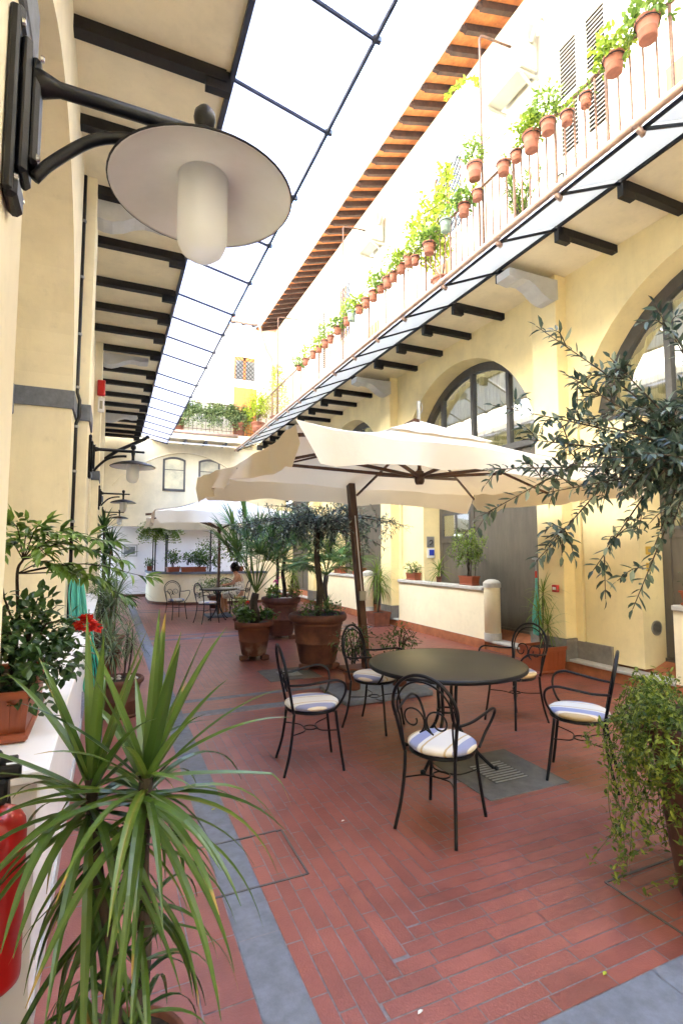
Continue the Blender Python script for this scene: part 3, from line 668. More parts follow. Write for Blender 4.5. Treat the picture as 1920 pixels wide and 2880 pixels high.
# ---- wall lamps ----
def lamp():
    t=thing('wall_lamp','','lamp')
    m=MB(); m.bbox((0,-.055,-.22),(.022,.055,.22),.006); m.bbox((.02,-.042,-.165),(.045,.042,.165),.01); m.bbox((.04,-.03,-.13),(.062,.03,.13),.012)
    for z in (-.2,.2): m.bbox((.0,-.048,z-.03),(.03,.048,z+.03),.01)
    pl_=m.obj('wall_plate',M['iron'],t)
    for y,z in ((-.043,.185),(.043,.185),(-.043,-.185),(.043,-.185),(-.032,.12),(-.032,-.12)):
        b=MB(); b.lathe([(.0,.008),(.006,.007),(.008,.0)],(0,0,0),8); o=b.obj('bolt',M['chrome'],pl_); o.location=(.024 if abs(z)>.15 else .062,y,z); o.rotation_euler=(0,R(90),0)
    m=MB(); m.tube([(.05,0,.085),(.075,0,.085),(.10,0,.085),(.435,0,.085)],[.034,.026,.0175,.0165],10)
    m.tube([(.435,0,.085),(.525,0,.085),(.53,0,.085)],[.0125,.0125,.014],10); m.lathe([(0,-.014),(.012,-.01),(.015,0),(.012,.01),(0,.014)],(.537,0,.085),10); m.obj('arm',M['iron'],t,True)
    m=MB(); m.tube(cr([(.055,0,-.15),(.09,0,-.10),(.17,0,-.02),(.25,0,.015),(.33,0,.028),(.37,0,.028)]),.0135,8); m.obj('brace',M['iron'],t,True)
    m=MB(); m.lathe([(0,.165),(.015,.162),(.026,.148),(.0285,.13),(.024,.114),(.014,.104),(.013,.102),(.022,.098),(.024,.09),(.02,.06),(.016,.03),(.016,-.01),(.022,-.03),(.03,-.045),(.03,-.07)],(.435,0,0),16); m.obj('finial',M['iron'],t,True)
    m=MB(); m.lathe([(0.02, -0.015), (0.06, -0.02), (0.14, -0.038), (0.2, -0.06), (0.226, -0.077), (0.229, -0.082)],(.435,0,0),48); sh=m.obj('shade',M['iron'],t,True)
    m=MB(); m.lathe([(0.229, -0.081), (0.228, -0.084), (0.222, -0.081), (0.2, -0.068), (0.14, -0.047), (0.075, -0.032), (0.07, -0.036), (0.062, -0.035), (0.055, -0.03)],(.435,0,0),48); m.obj('enamel_lining',M['enamel'],sh,True)
    m=MB(); m.lathe([(0.229, -0.078), (0.232, -0.081), (0.229, -0.085), (0.226, -0.082)],(.435,0,0),48); m.obj('rim',M['iron'],sh,True)
    m=MB(); m.lathe([(0.061040000000000004, -0.026), (0.06322000000000001, -0.04), (0.06322000000000001, -0.195), (0.05995, -0.218), (0.050140000000000004, -0.238), (0.0327, -0.252), (0.013080000000000001, -0.258), (0.0, -0.259)],(.435,0,0),32); m.obj('glass_globe',M['frost'],t,True)
    m=MB(); m.lathe([(0, -0.03), (0.02, -0.03), (0.022, -0.08), (0.018, -0.09), (0.026, -0.12), (0.03, -0.15), (0.022, -0.175), (0, -0.185)],(.435,0,0),14); m.obj('bulb',M['white'],t,True)
    return t
LP=[(1.33,2.61,'large black and cream enamel wall lamp nearest the camera at the top left'),(6.02,2.60,'black wall lamp with frosted glass on the second pilaster'),(10.75,2.62,'small far wall lamp beyond the tall dark stemmed yucca leaves'),(15.5,2.60,'farthest and smallest wall lamp seen just under the third one')]
l0=lamp()
for i,(y,z,lab) in enumerate(LP):
    t=l0 if i==0 else copy_tree(l0); t.location=(XP+.002,y,z); tag(t,lab,'lamp','wall lamps along the left arcade')
# ---- cafe chairs ----
def chair():
    t=thing('cafe_chair','','chair')
    hx,hy=.165,-.165
    for s in (-1,1):
        m=MB(); m.tube(cr([(s*.15,.15,.425),(s*.155,.165,.30),(s*.17,.185,.14),(s*.185,.205,0)]),[.0105]*19,8); m.obj('leg',M['iron'],t,True)
        m=MB(); m.tube(cr([(s*.158,-.165,.425),(s*.16,-.175,.30),(s*.172,-.20,.14),(s*.19,-.24,0)]),.0105,8); m.obj('leg',M['iron'],t,True)
    m=MB(); m.tube([(.19*math.cos(a),.19*math.sin(a),.425) for a in [2*math.pi*i/28 for i in range(29)]],.010,8,False); m.lathe([(0,.428),(.185,.428),(.185,.422),(0,.422)],(0,0,0),28); m.obj('seat_frame',M['iron'],t,True)
    m=MB(); pr=[(0,.432),(.15,.432),(.188,.438),(.205,.455),(.203,.468),(.185,.480),(.13,.487),(.06,.489),(0,.4895)]; m.lathe(pr,(0,.0,0),32); m.obj('seat_cushion',M['cushion'],t,True)
    def hoop(w,zt,yt,w0):
        P=[(-.16,-.17,.43)]
        for i in range(13):
            a=math.pi*(1.12-1.24*i/12); zc=zt-w; z=zc+w*math.sin(a); x=w*math.cos(a); P.append((x,-.17-(z-.43)*yt,z))
        P.append((.16,-.17,.43)); return cr(P,4)
    m=MB(); m.tube(hoop(.205,.90,.20,0),.0105,8); m.obj('back_hoop',M['iron'],t,True)
    m=MB(); m.tube(hoop(.178,.862,.20,0),.006,8); m.obj('inner_hoop',M['iron'],t,True)
    for s in (-1,1):
        P=[]
        for i in range(30):
            u=i/29; a=R(-95)+u*R(470); r=.088*(1-u*.72); x=s*(.082-r*math.cos(a)*1.0+ (0 if True else 0)); z=.635+r*math.sin(a); P.append((x,-.17-(z-.43)*.2,z))
        P=[(s*.0,-.17-.04,.62+.03)]+[(s*.004,-.17-(.6-.43)*.2,.585)]+P[2:]
        m=MB(); m.tube(P,.0055,6); m.obj('back_scroll',M['iron'],t,True)
        m=MB(); m.tube(cr([(s*.20,-.215,.64),(s*.235,-.10,.645),(s*.26,.02,.665),(s*.27,.12,.675),(s*.262,.185,.645),(s*.235,.20,.58),(s*.20,.175,.50),(s*.185,.12,.43)]),.0085,8); m.obj('armrest',M['iron'],t,True)
    m=MB(); m.tube([(.05*math.cos(a),.05*math.sin(a)-.01,.27) for a in [2*math.pi*i/20 for i in range(21)]],.0045,6,False)
    for s in (-1,1):
        m.tube(cr([(s*.158,.168,.285),(s*.09,.06,.272),(s*.02,-.01+.048,.268),(s*-.03,.03,.268)]),.0045,6); m.tube(cr([(s*.165,-.185,.275),(s*.09,-.08,.272),(s*.02,-.055,.268),(s*-.03,-.05,.268)]),.0045,6)
    m.obj('stretcher',M['iron'],t,True)
    return t
CH=[(1.86,2.72,30,'black iron scroll back chair with its back to the camera at the near table'),(1.44,3.83,-8,'black iron chair left of the near table, seen from its side'),
(2.28,4.40,-55,'black iron chair behind the left end of the near table, by small ficus pots'),(3.55,3.98,187,'black iron chair behind the right end of the near table'),
(3.12,2.84,128,'black iron chair on the right partly hidden by the trailing jasmine'),
(1.48,13.2,-72,'lone far chair facing us with pale cushion before the curved counter'),(2.05,12.2,20,'far iron chair at the left front of the distant table'),(3.05,13.35,150,'iron chair on which the woman sits'),(2.75,13.75,250,'far iron chair behind the distant table, mostly hidden'),(6.15,8.45,120,'iron chair standing behind the low parapet with only its back rim showing')]
c0=chair()
for i,(x,y,h,lab) in enumerate(CH):
    t=c0 if i==0 else copy_tree(c0); t.location=(x,y,.0 if i<9 else .24); t.rotation_euler=(0,0,R(h-90)); tag(t,lab,'chair','iron cafe chairs')
# ---- round tables ----
def table(r=.61):
    t=thing('round_table','','table')
    m=MB(); m.lathe([(0,.700),(r-.01,.700),(r,.704),(r+.003,.714),(r,.725),(r-.006,.728),(0,.728)],(0,0,0),72); m.obj('tabletop',M['tabletop'],t,True)
    m=MB(); m.lathe([(r-.004,.697),(r+.006,.704),(r+.008,.714),(r+.006,.724),(r-.003,.729)],(0,0,0),72); m.obj('rim',M['iron'],t,True)
    m=MB(); m.tube([(.16*math.cos(a),.16*math.sin(a),.69) for a in [2*math.pi*i/24 for i in range(25)]],.010,6,False); m.bar((-.4,0,.69),(.4,0,.69),.03,.015); m.bar((0,-.4,.69),(0,.4,.69),.03,.015); m.tube([(.075*math.cos(a),.075*math.sin(a),.36) for a in [2*math.pi*i/20 for i in range(21)]],.008,6,False); m.obj('pedestal_frame',M['iron'],t)
    for k in range(4):
        a=R(20+90*k); c,s=math.cos(a),math.sin(a)
        m=MB(); m.tube([(q*c,q*s,z) for q,z in [(p.x,p.z) for p in cr([(.15,0,.69),(.09,0,.62),(.075,0,.45),(.075,0,.34),(.12,0,.22),(.24,0,.10),(.36,0,.018),(.39,0,.012)])]],.013,8); m.lathe([(0,.03),(.018,.024),(.02,0),(0,0)],(.39*c,.39*s,0),8); m.obj('leg',M['iron'],t,True)
    return t
t=table(); t.location=(2.46,3.52,0); t.rotation_euler=(0,0,R(8)); tag(t,'large round dark olive metal table in the foreground ringed by five chairs','table','round metal tables')
t2=copy_tree(t); t2.location=(2.40,12.75,0); t2.scale=(.72,.72,1); tag(t2,'distant round table at which the woman sits','table','round metal tables')
# papers on the far table
m=MB(); m.box((0,0,0),(.30,.21,.004)); m.box((.33,.02,0),(.5,.2,.012)); o=m.obj('magazine',M['white']); o.location=(2.45,12.75,.732); tag(o,'open white magazine lying on the distant table','magazine')
# ---- parasols ----
def canopy_mesh(hx,hy,ze,za,val,seed=1,nu=28,nv=10,vent=.22,rip=1.0,mast_like=False):
    rs=random.Random(seed); m=MB(); C4=[(-hx,-hy),(hx,-hy),(hx,hy),(-hx,hy)]
    v=MB()
    for k in range(4):
        A,B=V(*C4[k],0),V(*C4[(k+1)%4],0); out=(A+B).normalized(); out=V(out.x,out.y,0); ph=rs.uniform(0,6)
        grid=[]
        for j in range(nv+1):
            t=vent+(1-vent)*j/nv; row=[]
            for i in range(nu+1):
                u=i/nu; p=(A+(B-A)*u)*t; h=za+(ze-za)*t
                h-= (.0 if k==0 else .03 if k==2 else .05)*4*u*(1-u)*t**1.5*(1.0) + .09*math.sin(math.pi*t)
                p=p-V(out.x,out.y,0)*((.04 if k%2==0 else .06)*4*u*(1-u)*t**2)
                w=(.012*math.sin(u*17+ph)+.022*math.sin(u*46+ph)*(math.exp(-u*7)+math.exp(-(1-u)*7)))*t**2*rip
                row.append(V(p.x,p.y,h+w))
            grid.append(row)
        vs=[p for r_ in grid for p in r_]; n=nu+1
        m.add(vs,[(j*n+i,j*n+i+1,(j+1)*n+i+1,(j+1)*n+i) for j in range(nv) for i in range(nu)])
        # valance flap with rounded ends
        edge=grid[-1]; vv=[]; nr=6
        for r_ in range(nr+1):
            q=r_/nr
            for i in range(nu+1):
                u=i/nu; d=min(u,1-u)*(B-A).length; hh=val*((.86+.55*math.exp(-d/.45)) if mast_like else 1)*(1 if d>.16 else math.sqrt(max(0,1-((.16-d)/.16)**2))*.6+.4)
                p=edge[i]; wv=(.05*math.sin(u*9+ph)+.04*math.sin(u*23+2*ph)+.022*math.sin(u*51+ph))*q*rip
                slp=.02+.05*math.sin(math.pi*u)
                vv.append(V(p.x+out.x*(wv+slp*q)+ (B-A).normalized().x*.02*q*math.sin(u*13+ph),p.y+out.y*(wv+slp*q),p.z-hh*q+.012*math.sin(u*31+ph)*q))
        inset=.0
        v.add(vv,[(j*n+i,j*n+i+1,(j+1)*n+i+1,(j+1)*n+i) for j in range(nr) for i in range(nu)])
    top=MB(); s=vent+.10
    for k in range(4):
        A,B=V(*C4[k],0)*s,V(*C4[(k+1)%4],0)*s; zt=za+(ze-za)*s-.045; n=8
        vs=[]
        for j in range(n+1):
            for i in range(n+1):
                t=j/n; u=i/n; p=(A+(B-A)*u)*t; vs.append((p.x,p.y,za+.035+(zt-za-.035)*t+.008*math.sin(u*20)*t))
        top.add(vs,[(j*(n+1)+i,j*(n+1)+i+1,(j+1)*(n+1)+i+1,(j+1)*(n+1)+i) for j in range(n) for i in range(n)])
    return m,v,top
def parasol(name,lab,loc,hx,hy,ze,za,val,mast,seed,hubz,pm):
    t=thing(name,lab,'parasol',loc); m,v,top=canopy_mesh(hx,hy,ze,za,val,seed,mast_like=bool(mast)); rot=R(5) if mast else 0
    rt_=Matrix.Rotation(rot,3,'Z')
    for q in (m,v,top): q.v=[tuple(rt_@Vector(p)) for p in q.v]
    fm=M['fabric'] if mast else M['fabric_white']; c=m.obj('canopy',fm,t,True); v.obj('valance',fm,c,True); top.obj('vent_cap',fm,c,True)
    hub=V(0,0,hubz)
    m=MB(); m.lathe([(0,-.09),(.04,-.09),(.055,-.06),(.06,0),(.05,.06),(.03,.07),(.022,.1)],tuple(hub),10); m.tube([hub+V(0,0,.08),V(0,0,za+.02)],.022,8); m.lathe([(0,.02),(.05,.02),(.05,-.06),(.03,-.08)],(0,0,za-.03),8); m.obj('hub',pm,t)
    for k in range(8):
        ax=[(-1,-1),(0,-1),(1,-1),(1,0),(1,1),(0,1),(-1,1),(-1,0)][k]; e=V(ax[0]*hx*.985,ax[1]*hy*.985,ze-.07-(0 if ax[0]*ax[1] else .05)); a=V(0,0,za-.13)
        e=rt_@e; m=MB(); m.bar(a,e,.018,.028); rb_=m.obj('rib',pm,t)
        mid=a+(e-a)*.60-V(0,0,.02); m=MB(); m.bar(hub+V(ax[0]*.04,ax[1]*.04,.0),mid,.024,.036); m.obj('strut',pm,rb_)
    if mast:
        b,k1,e=[V(*p)-V(*loc) for p in mast]; m=MB(); m.bar(b,k1,.085,.10); m.obj('mast',pm,t)
        m=MB(); m.bar(k1,e,.07,.09); m.obj('arm',pm,t)
        m=MB(); m.bbox((b.x-.3,b.y-.3,0),(b.x+.3,b.y+.3,.045)); m.obj('base_plate',M['terra_dark'],t)
        d=(k1-b).normalized(); m=MB(); p=b+d*1.02; o=V(-.03,-.055,0); m.bbox(tuple(p+V(-.04,-.075,-.055)),tuple(p+V(.055,-.045,.07)),.006); m.obj('switch_box',M['acw'],t)
        m=MB(); m.tube([p+V(0,-.056,.05),b+d*2.1+V(0,-.056,0)],.007,6); m.obj('cable',M['white'],t)
        m=MB(); q=V(0,0,za+.09); m.tube([q-V(0,0,.06),q+V(0,0,.17)],.02,8); m.tube(cr([q+V(.02,0,.02),q+V(.05,0,.08),q+V(.045,.01,.16)]),.004,5); m.obj('finial_pole',M['metal'],t)
    else:
        m=MB(); m.bar(V(0,0,-loc[2]),V(0,0,za),.06,.06); m.obj('mast',pm,t); m=MB(); m.bbox((-.3,-.3,-loc[2]),(.3,.3,.06-loc[2])); m.obj('base_plate',M['stone'],t)
        m=MB(); m.bar((-hx-.12,-hy*.2,ze-.02),(-hx+.1,-hy*.2,ze-.0),.06,.05); m.obj('rib_end',M['wood'],t)
    return t
parasol('cantilever_parasol','large cream canvas parasol on a leaning brown wooden mast over the near table',(3.20,5.05,0),2.17,1.43,2.50,3.08,.235,((3.20,6.42,0),(2.86,6.26,2.86),(3.12,4.95,3.06)),3,2.46,M['wood'])
parasol('garden_parasol','white parasol over the distant table, half hidden by the near one',(2.50,13.3,0),1.66,1.62,2.50,3.12,.26,None,5,2.2,M['wood'])
# ---- pots ----
def pot_profile(r,h,lip=.10,base=.68): 
    return [(0,0),(r*base*.96,0),(r*base,h*.015),(r*base+.006,h*.03),(r*.765,h*.40),(r*.785,h*.41),(r*.79,h*.43),(r*.775,h*.44),(r*.85,h*.76),(r*.87,h*.77),(r*.885,h*.79),(r*.87,h*.81),(r*.885,h*.83),(r*.96,h*.85),(r,h*.87),(r*1.03,h*.91),(r*1.03,h*.95),(r,h*.985),(r*.96,h),(r*.90,h*.985),(r*.87,h*.93),(0,h*.92)]
def round_pot(t,r,h,m='terra',soil=True,n=32,saucer=False,base=.68):
    q=MB(); q.lathe(pot_profile(r,h,base=base),(0,0,0),n); p=q.obj('pot',M[m],t,True)
    if soil: s=MB(); s.lathe([(0,h*.945),(r*.5,h*.95),(r*.875,h*.935)],(0,0,0),n); s.obj('soil',M['soil'],p)
    if saucer: s=MB(); s.lathe([(0,0),(r*.9,0),(r*.98,.03),(r*.95,.035),(r*.88,.012),(0,.012)],(0,0,-.0),n); s.obj('saucer',M[m],p,True)
    return p
def box_pot(t,lx,ly,h,m='plastic',saucer=True,ang=0):
    q=MB(); k=.82
    def ring(a,b,z): return [(-a,-b,z),(a,-b,z),(a,b,z),(-a,b,z)]
    R_=[ring(lx*k/2,ly*k/2,0),ring(lx*.94/2,ly*.94/2,h*.86),ring(lx/2,ly/2,h*.87),ring(lx/2,ly/2,h),ring(lx*.93/2,ly*.93/2,h),ring(lx*.9/2,ly*.9/2,h*.9)]
    vs=[p for r_ in R_ for p in r_]; fs=[(3,2,1,0)]
    for j in range(5):
        for i in range(4): fs.append((j*4+i,j*4+(i+1)%4,j*4+4+(i+1)%4,j*4+4+i))
    q.add(vs,fs)
    for i in range(5):
        x=(-.35+.175*i)*lx; q.bar((x*.88,-ly*k/2-.002,h*.08),(x,-ly*.94/2-.002,h*.8),.012,.006)
    p=q.obj('pot',M[m],t)
    s=MB(); s.add([(-lx*.45,-ly*.45,h*.9),(lx*.45,-ly*.45,h*.9),(lx*.45,ly*.45,h*.9),(-lx*.45,ly*.45,h*.9)],[(0,1,2,3)]); s.obj('soil',M['soil'],p)
    if saucer: s=MB(); s.bbox((-lx*.48,-ly*.48,-.0),(lx*.48,ly*.48,.03),.01); s.obj('saucer',M[m],p)
    return p
# ---- foliage builders ----
def bush(m,c,rad,n,ln,w,outw=.7,stems=None,zb=0,fill=.35,droop=0):
    c=Vector(c)
    for i in range(n):
        d=rdir(-.75,1); q=fill+(1-fill)*random.random()**.6; k=.75+.25*math.sin(d.x*5+d.y*7+d.z*4+c.x*9)
        p=c+V(d.x*rad[0],d.y*rad[1],d.z*rad[2])*q*k
        dd=(d*outw+rdir()*.7+V(0,0,zb)).normalized()
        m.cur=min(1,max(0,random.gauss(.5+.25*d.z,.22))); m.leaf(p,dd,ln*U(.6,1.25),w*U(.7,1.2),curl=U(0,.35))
    if stems:
        for i in range(9):
            d=rdir(.1,1); stems.tube(cr([(c.x+U(-.03,.03),c.y+U(-.03,.03),c.z-rad[2]*1.0),c+V(d.x*rad[0],d.y*rad[1],d.z*rad[2])*.4,c+V(d.x*rad[0],d.y*rad[1],d.z*rad[2])*.85],3),[.006,.006,.005,.005,.004,.003,.002],5)
def rosette(m,p,n,ln,w,el0=-.6,el1=1,droop=.5,spread=1,fold=.3,lnv=.3,seg=7):
    for i in range(n):
        a=2.39996*i+U(-.2,.2); f=i/max(1,n-1); e=el1+(el0-el1)*f+U(-.12,.12); d=V(math.cos(a)*math.cos(e)*spread,math.sin(a)*math.cos(e)*spread,math.sin(e))
        m.cur=min(1,max(0,random.gauss(.45+.25*(1-f),.2))); m.blade(Vector(p)+V(0,0,-.06*f*(ln/.4)),d,ln*U(1-lnv,1.12),w*U(.8,1.15),droop*U(.6,1.5),seg,fold,.97)
def fan(m,p,d,r,n=30,w=.027,spread=R(230)):
    d=Vector(d).normalized(); s=d.cross(V(0,0,1)); s=s.normalized() if s.length>.05 else V(1,0,0); nn=s.cross(d)
    for i in range(n):
        a=-spread/2+spread*i/(n-1); dd=(d*math.cos(a)+s*math.sin(a)+nn*U(.05,.2)).normalized(); m.cur=min(1,max(0,random.gauss(.5,.22)))
        m.blade(p,dd,r*(1-.25*abs(a)/(spread/2))*U(.9,1.05),w,.42*U(.6,1.4),5,.5,.97)
def palm(t,base,h,rt,nf,pet,r,mleaf='lf_palm',tips=None,elmin=.15):
    m=MB(); path=[(base[0]+.02*math.sin(i*.9),base[1],base[2]+h*i/8) for i in range(9)]; m.tube(path,[rt*(1.1-.25*i/8+(.06 if i%2 else 0)) for i in range(9)],10); m.obj('trunk',M['bark'],t,True)
    top=V(*path[-1]); m=MB(); s=MB()
    for i in range(nf):
        if tips and i<len(tips): e=V(*tips[i]); d=(e-top)
        else:
            a=2.4*i; el=U(elmin,1.35); d=V(math.cos(a)*math.cos(el),math.sin(a)*math.cos(el),math.sin(el))*pet*U(.75,1.15)
        mid=top+d*.5+V(0,0,d.length*.08); e=top+d; s.tube(cr([top,mid,e],4),[.009,.008,.008,.007,.007,.006,.006,.005,.005],5)
        fan(m,e,(e-mid).normalized()+V(0,0,-.15),r*U(.85,1.1))
    s.obj('petioles',M['greenstem'],t); m.obj('fronds',M[mleaf],t)
def flower(m,c,r,n=40):
    for i in range(n):
        d=rdir(-.3,1); m.cur=random.random(); m.leaf(Vector(c)+d*r*.5,d,r*.7,r*.6,curl=.4)
def olive_leaves(m,path,step=.024,ln=.062,w=.020,start=.0):
    L=0; nxt=0
    for a,b in zip(path,path[1:]):
        d=(b-a); 
        if d.length<1e-6: continue
        n=max(1,int(d.length/step)); dn=d.normalized(); o=dn.orthogonal().normalized(); o2=dn.cross(o)
        for k in range(n):
            p=a+d*(k/n); an=U(0,math.pi)
            for sg in (0,math.pi):
                if random.random()<.12: continue
                side=o*math.cos(an+sg)+o2*math.sin(an+sg); dd=(side*.8+dn*.75+V(0,0,U(-.15,.15))).normalized()
                m.cur=min(1,max(0,random.gauss(.42,.25)) if random.random()>.1 else 1); m.leaf(p,dd,ln*U(.65,1.25),w*U(.8,1.3),fold=.35,curl=U(-.1,.3))
    m.leaf(path[-1],(path[-1]-path[-2]).normalized(),ln*.8,w)
# ---- right foreground: jasmine pot with olive tree ----
PX,PY=2.64,1.60
t=thing('potted_olive_tree','olive tree with trailing jasmine in the big terracotta pot at the right edge','tree',(PX,PY,0))
q=MB(); q.lathe([(0,0),(.185,0),(.19,.03),(.215,.2),(.245,.45),(.27,.64),(.285,.66),(.29,.68),(.285,.70),(.31,.72),(.318,.76),(.312,.79),(.29,.80),(.27,.79),(.26,.74),(0,.73)],(0,0,0),40); po=q.obj('pot',M['terra_dark'],t,True)
q=MB(); q.lathe([(0,.745),(.2,.755),(.265,.745)],(0,0,0),24); q.obj('soil',M['soil'],po)
wood=MB(); lf=MB(); O=V(PX,PY,0)
fork=V(.16,.02,1.85); trunk=cr([(.10,0,.73),(.13,.02,1.1),(.13,-.01,1.5),tuple(fork)],5); wood.tube(trunk,[.045-.018*i/(len(trunk)-1) for i in range(len(trunk))],10)
OL=[(1.83,1.84,2.68),(1.97,1.8,2.45),(2.25,1.54,2.74),(2.16,1.71,2.53),(1.72,2.03,2.33),(1.58,1.9,1.98),(1.50,1.87,1.76),(1.68,1.73,1.56),(1.95,1.67,1.52),(2.02,1.54,1.36),(2.17,1.45,1.72),(1.82,1.67,2.19),(1.83,1.57,2.0),(1.72,1.83,2.12),(2.47,1.58,2.41),(1.95,1.41,2.0),(1.74,1.73,1.86),(2.19,1.55,1.63),(2.42,1.83,2.29),(3.1,1.7,2.6),(3.2,1.3,2.2),(2.9,2.1,2.5),(2.6,1.3,2.7),(2.25,1.75,2.05),(2.1,1.85,1.9)]
for e in OL:
    e=V(*e)-O; hang=e.z<1.8; mid=fork+(e-fork)*.5+V(U(-.05,.05),U(-.05,.05),.10 if not hang else .30); q1=fork+(e-fork)*.22+V(0,0,.10 if not hang else .26)
    pth=cr([fork,q1,mid,e],7); wood.tube(pth,[.011-.0092*i/(len(pth)-1) for i in range(len(pth))],6)
    olive_leaves(lf,pth[11:],.026)
    n=len(pth)
    for k in range(11):
        i=int(U(.3,.98)*(n-1)); p=pth[i]; dn=(pth[min(i+1,n-1)]-pth[max(i-1,0)]).normalized(); d=(dn*.7+rdir()*.9+V(0,0,-.1 if hang else .12)).normalized(); l=U(.10,.24)*(1.15-.4*i/n)
        tw=cr([p,p+d*l*.5+V(0,0,.01),p+d*l+V(0,0,-.03)],3); wood.tube(tw,[.003,.0028,.0026,.0024,.002,.0018,.0015],4); olive_leaves(lf,tw[1:],.024)
wood.obj('trunk',M['bark'],t,True); lf.obj('crown',M['lf_olive'],t)
jm=MB(); js=MB()
for i in range(125):
    a=U(R(70),R(330)) if random.random()<.8 else U(0,2*math.pi); r0=U(.12,.29); p0=V(r0*math.cos(a),r0*math.sin(a),.76); L=U(.25,.95) if random.random()<.6 else U(.12,.35); up=U(.02,.22)
    o=V(math.cos(a),math.sin(a),0); re=.30+U(.0,.16)
    P=[p0,p0+o*(re-r0)*.6+V(0,0,up),o*(re+.02)+V(U(-.05,.05),U(-.05,.05),.78-L*.12),o*(re+U(-.02,.05))+V(U(-.09,.09),U(-.09,.09),.78-L*.62),o*(re+U(-.06,.03))+V(U(-.12,.12),U(-.12,.12),max(.04,.80-L))]
    pth=cr(P,5); js.tube(pth,.0016,3)
    for k in range(3,len(pth)):
        for z in range(4):
            jm.cur=random.random(); jm.leaf(pth[k]+rdir()*.014,(rdir()+V(0,0,.2)+o*.3),U(.018,.040),U(.010,.018))
for i in range(42):
    a=U(0,2*math.pi); r0=U(.02,.26); p0=V(r0*math.cos(a),r0*math.sin(a),.76); h=U(.06,.30); d=V(U(-.5,.5),U(-.5,.5),1).normalized(); pth=cr([p0,p0+d*h*.5,p0+d*h+V(U(-.05,.05),U(-.05,.05),-.02)],4); js.tube(pth,.0014,3)
    for p in pth[1:]:
        for z in range(5): jm.cur=random.random()*.9; jm.leaf(p+rdir()*.018,rdir()+V(0,0,.2),U(.015,.03),U(.007,.013))
js.obj('jasmine_stems',M['greenstem'],t); jm.obj('jasmine_leaves',leafmat('jasmine_leaf',(.045,.095,.010),(.26,.32,.04),.5,.35),t)
# ---- left foreground: strap-leaf dracaena ----
t=thing('potted_dracaena','large two headed strap leaf dracaena filling the lower left foreground','plant',(.07,1.60,0))
round_pot(t,.17,.26)
m=MB(); m.tube(cr([(-.01,-.02,.24),(-.03,0,.5),(-.08,.05,.75),(-.10,.06,.97)]),.016,8); m.tube(cr([(.03,.0,.24),(.05,.02,.5),(.035,.0,.75),(.04,-.02,1.0)]),.019,8); m.obj('stem',M['bark'],t,True)
m=MB()
for hd,(c,n) in enumerate((((-.10,.06,.97),40),((.04,-.02,1.0),50))):
    c=V(*c)
    for i in range(n):
        a=2.39996*i+U(-.25,.25); f=i/n
        if f<.12: e=U(1.05,1.5); ln=U(.30,.46); dr=.10; w=.038
        elif f<.30: e=U(.45,1.05); ln=U(.32,.48); dr=U(.2,.6); w=.028
        elif f<.7: e=U(-.15,.5); ln=U(.36,.52); dr=U(.6,1.3); w=.026
        else: e=U(-.9,-.1); ln=U(.38,.58); dr=U(.6,1.2); w=.024
        m.cur=min(.80,max(0,random.gauss(.45,.2))); m.blade(c+V(0,0,-.10*f-.02),V(math.cos(a)*math.cos(e),math.sin(a)*math.cos(e),math.sin(e)),ln,w*U(.8,1.2),dr,10,.28,.98,tip=random.choice((0,0,0,1,2)))
    # skirt of older leaves along the stem
    for i in range(38):
        a=U(0,2*math.pi); z=U(.35,.85); m.cur=min(1,max(0,random.gauss(.35,.2))); e=U(-.6,.3); m.blade(V(c.x,c.y,z),V(math.cos(a)*math.cos(e),math.sin(a)*math.cos(e),math.sin(e)),U(.26,.44),.017,U(1.0,1.8),8,.3,.98,tip=random.choice((0,0,1,2)))
for e,l,dr,k in (((.50,-.10,.0),.46,.16,.8),((.42,-.02,.25),.44,.45,None),((.30,.25,.55),.5,.3,None),((.06,.2,.9),.46,.05,None),((-.06,.25,.9),.46,.05,None),((-.25,.25,.35),.44,.3,None)):
    m.cur=.7; m.blade(V(.04,-.02,.98) if e[0]>0 else V(-.10,.06,.97),V(*e),l,.028,dr,12,.28,.98,kink=k,tip=2 if k else 0)
m.obj('leaves',M['lf_yucca'],t)
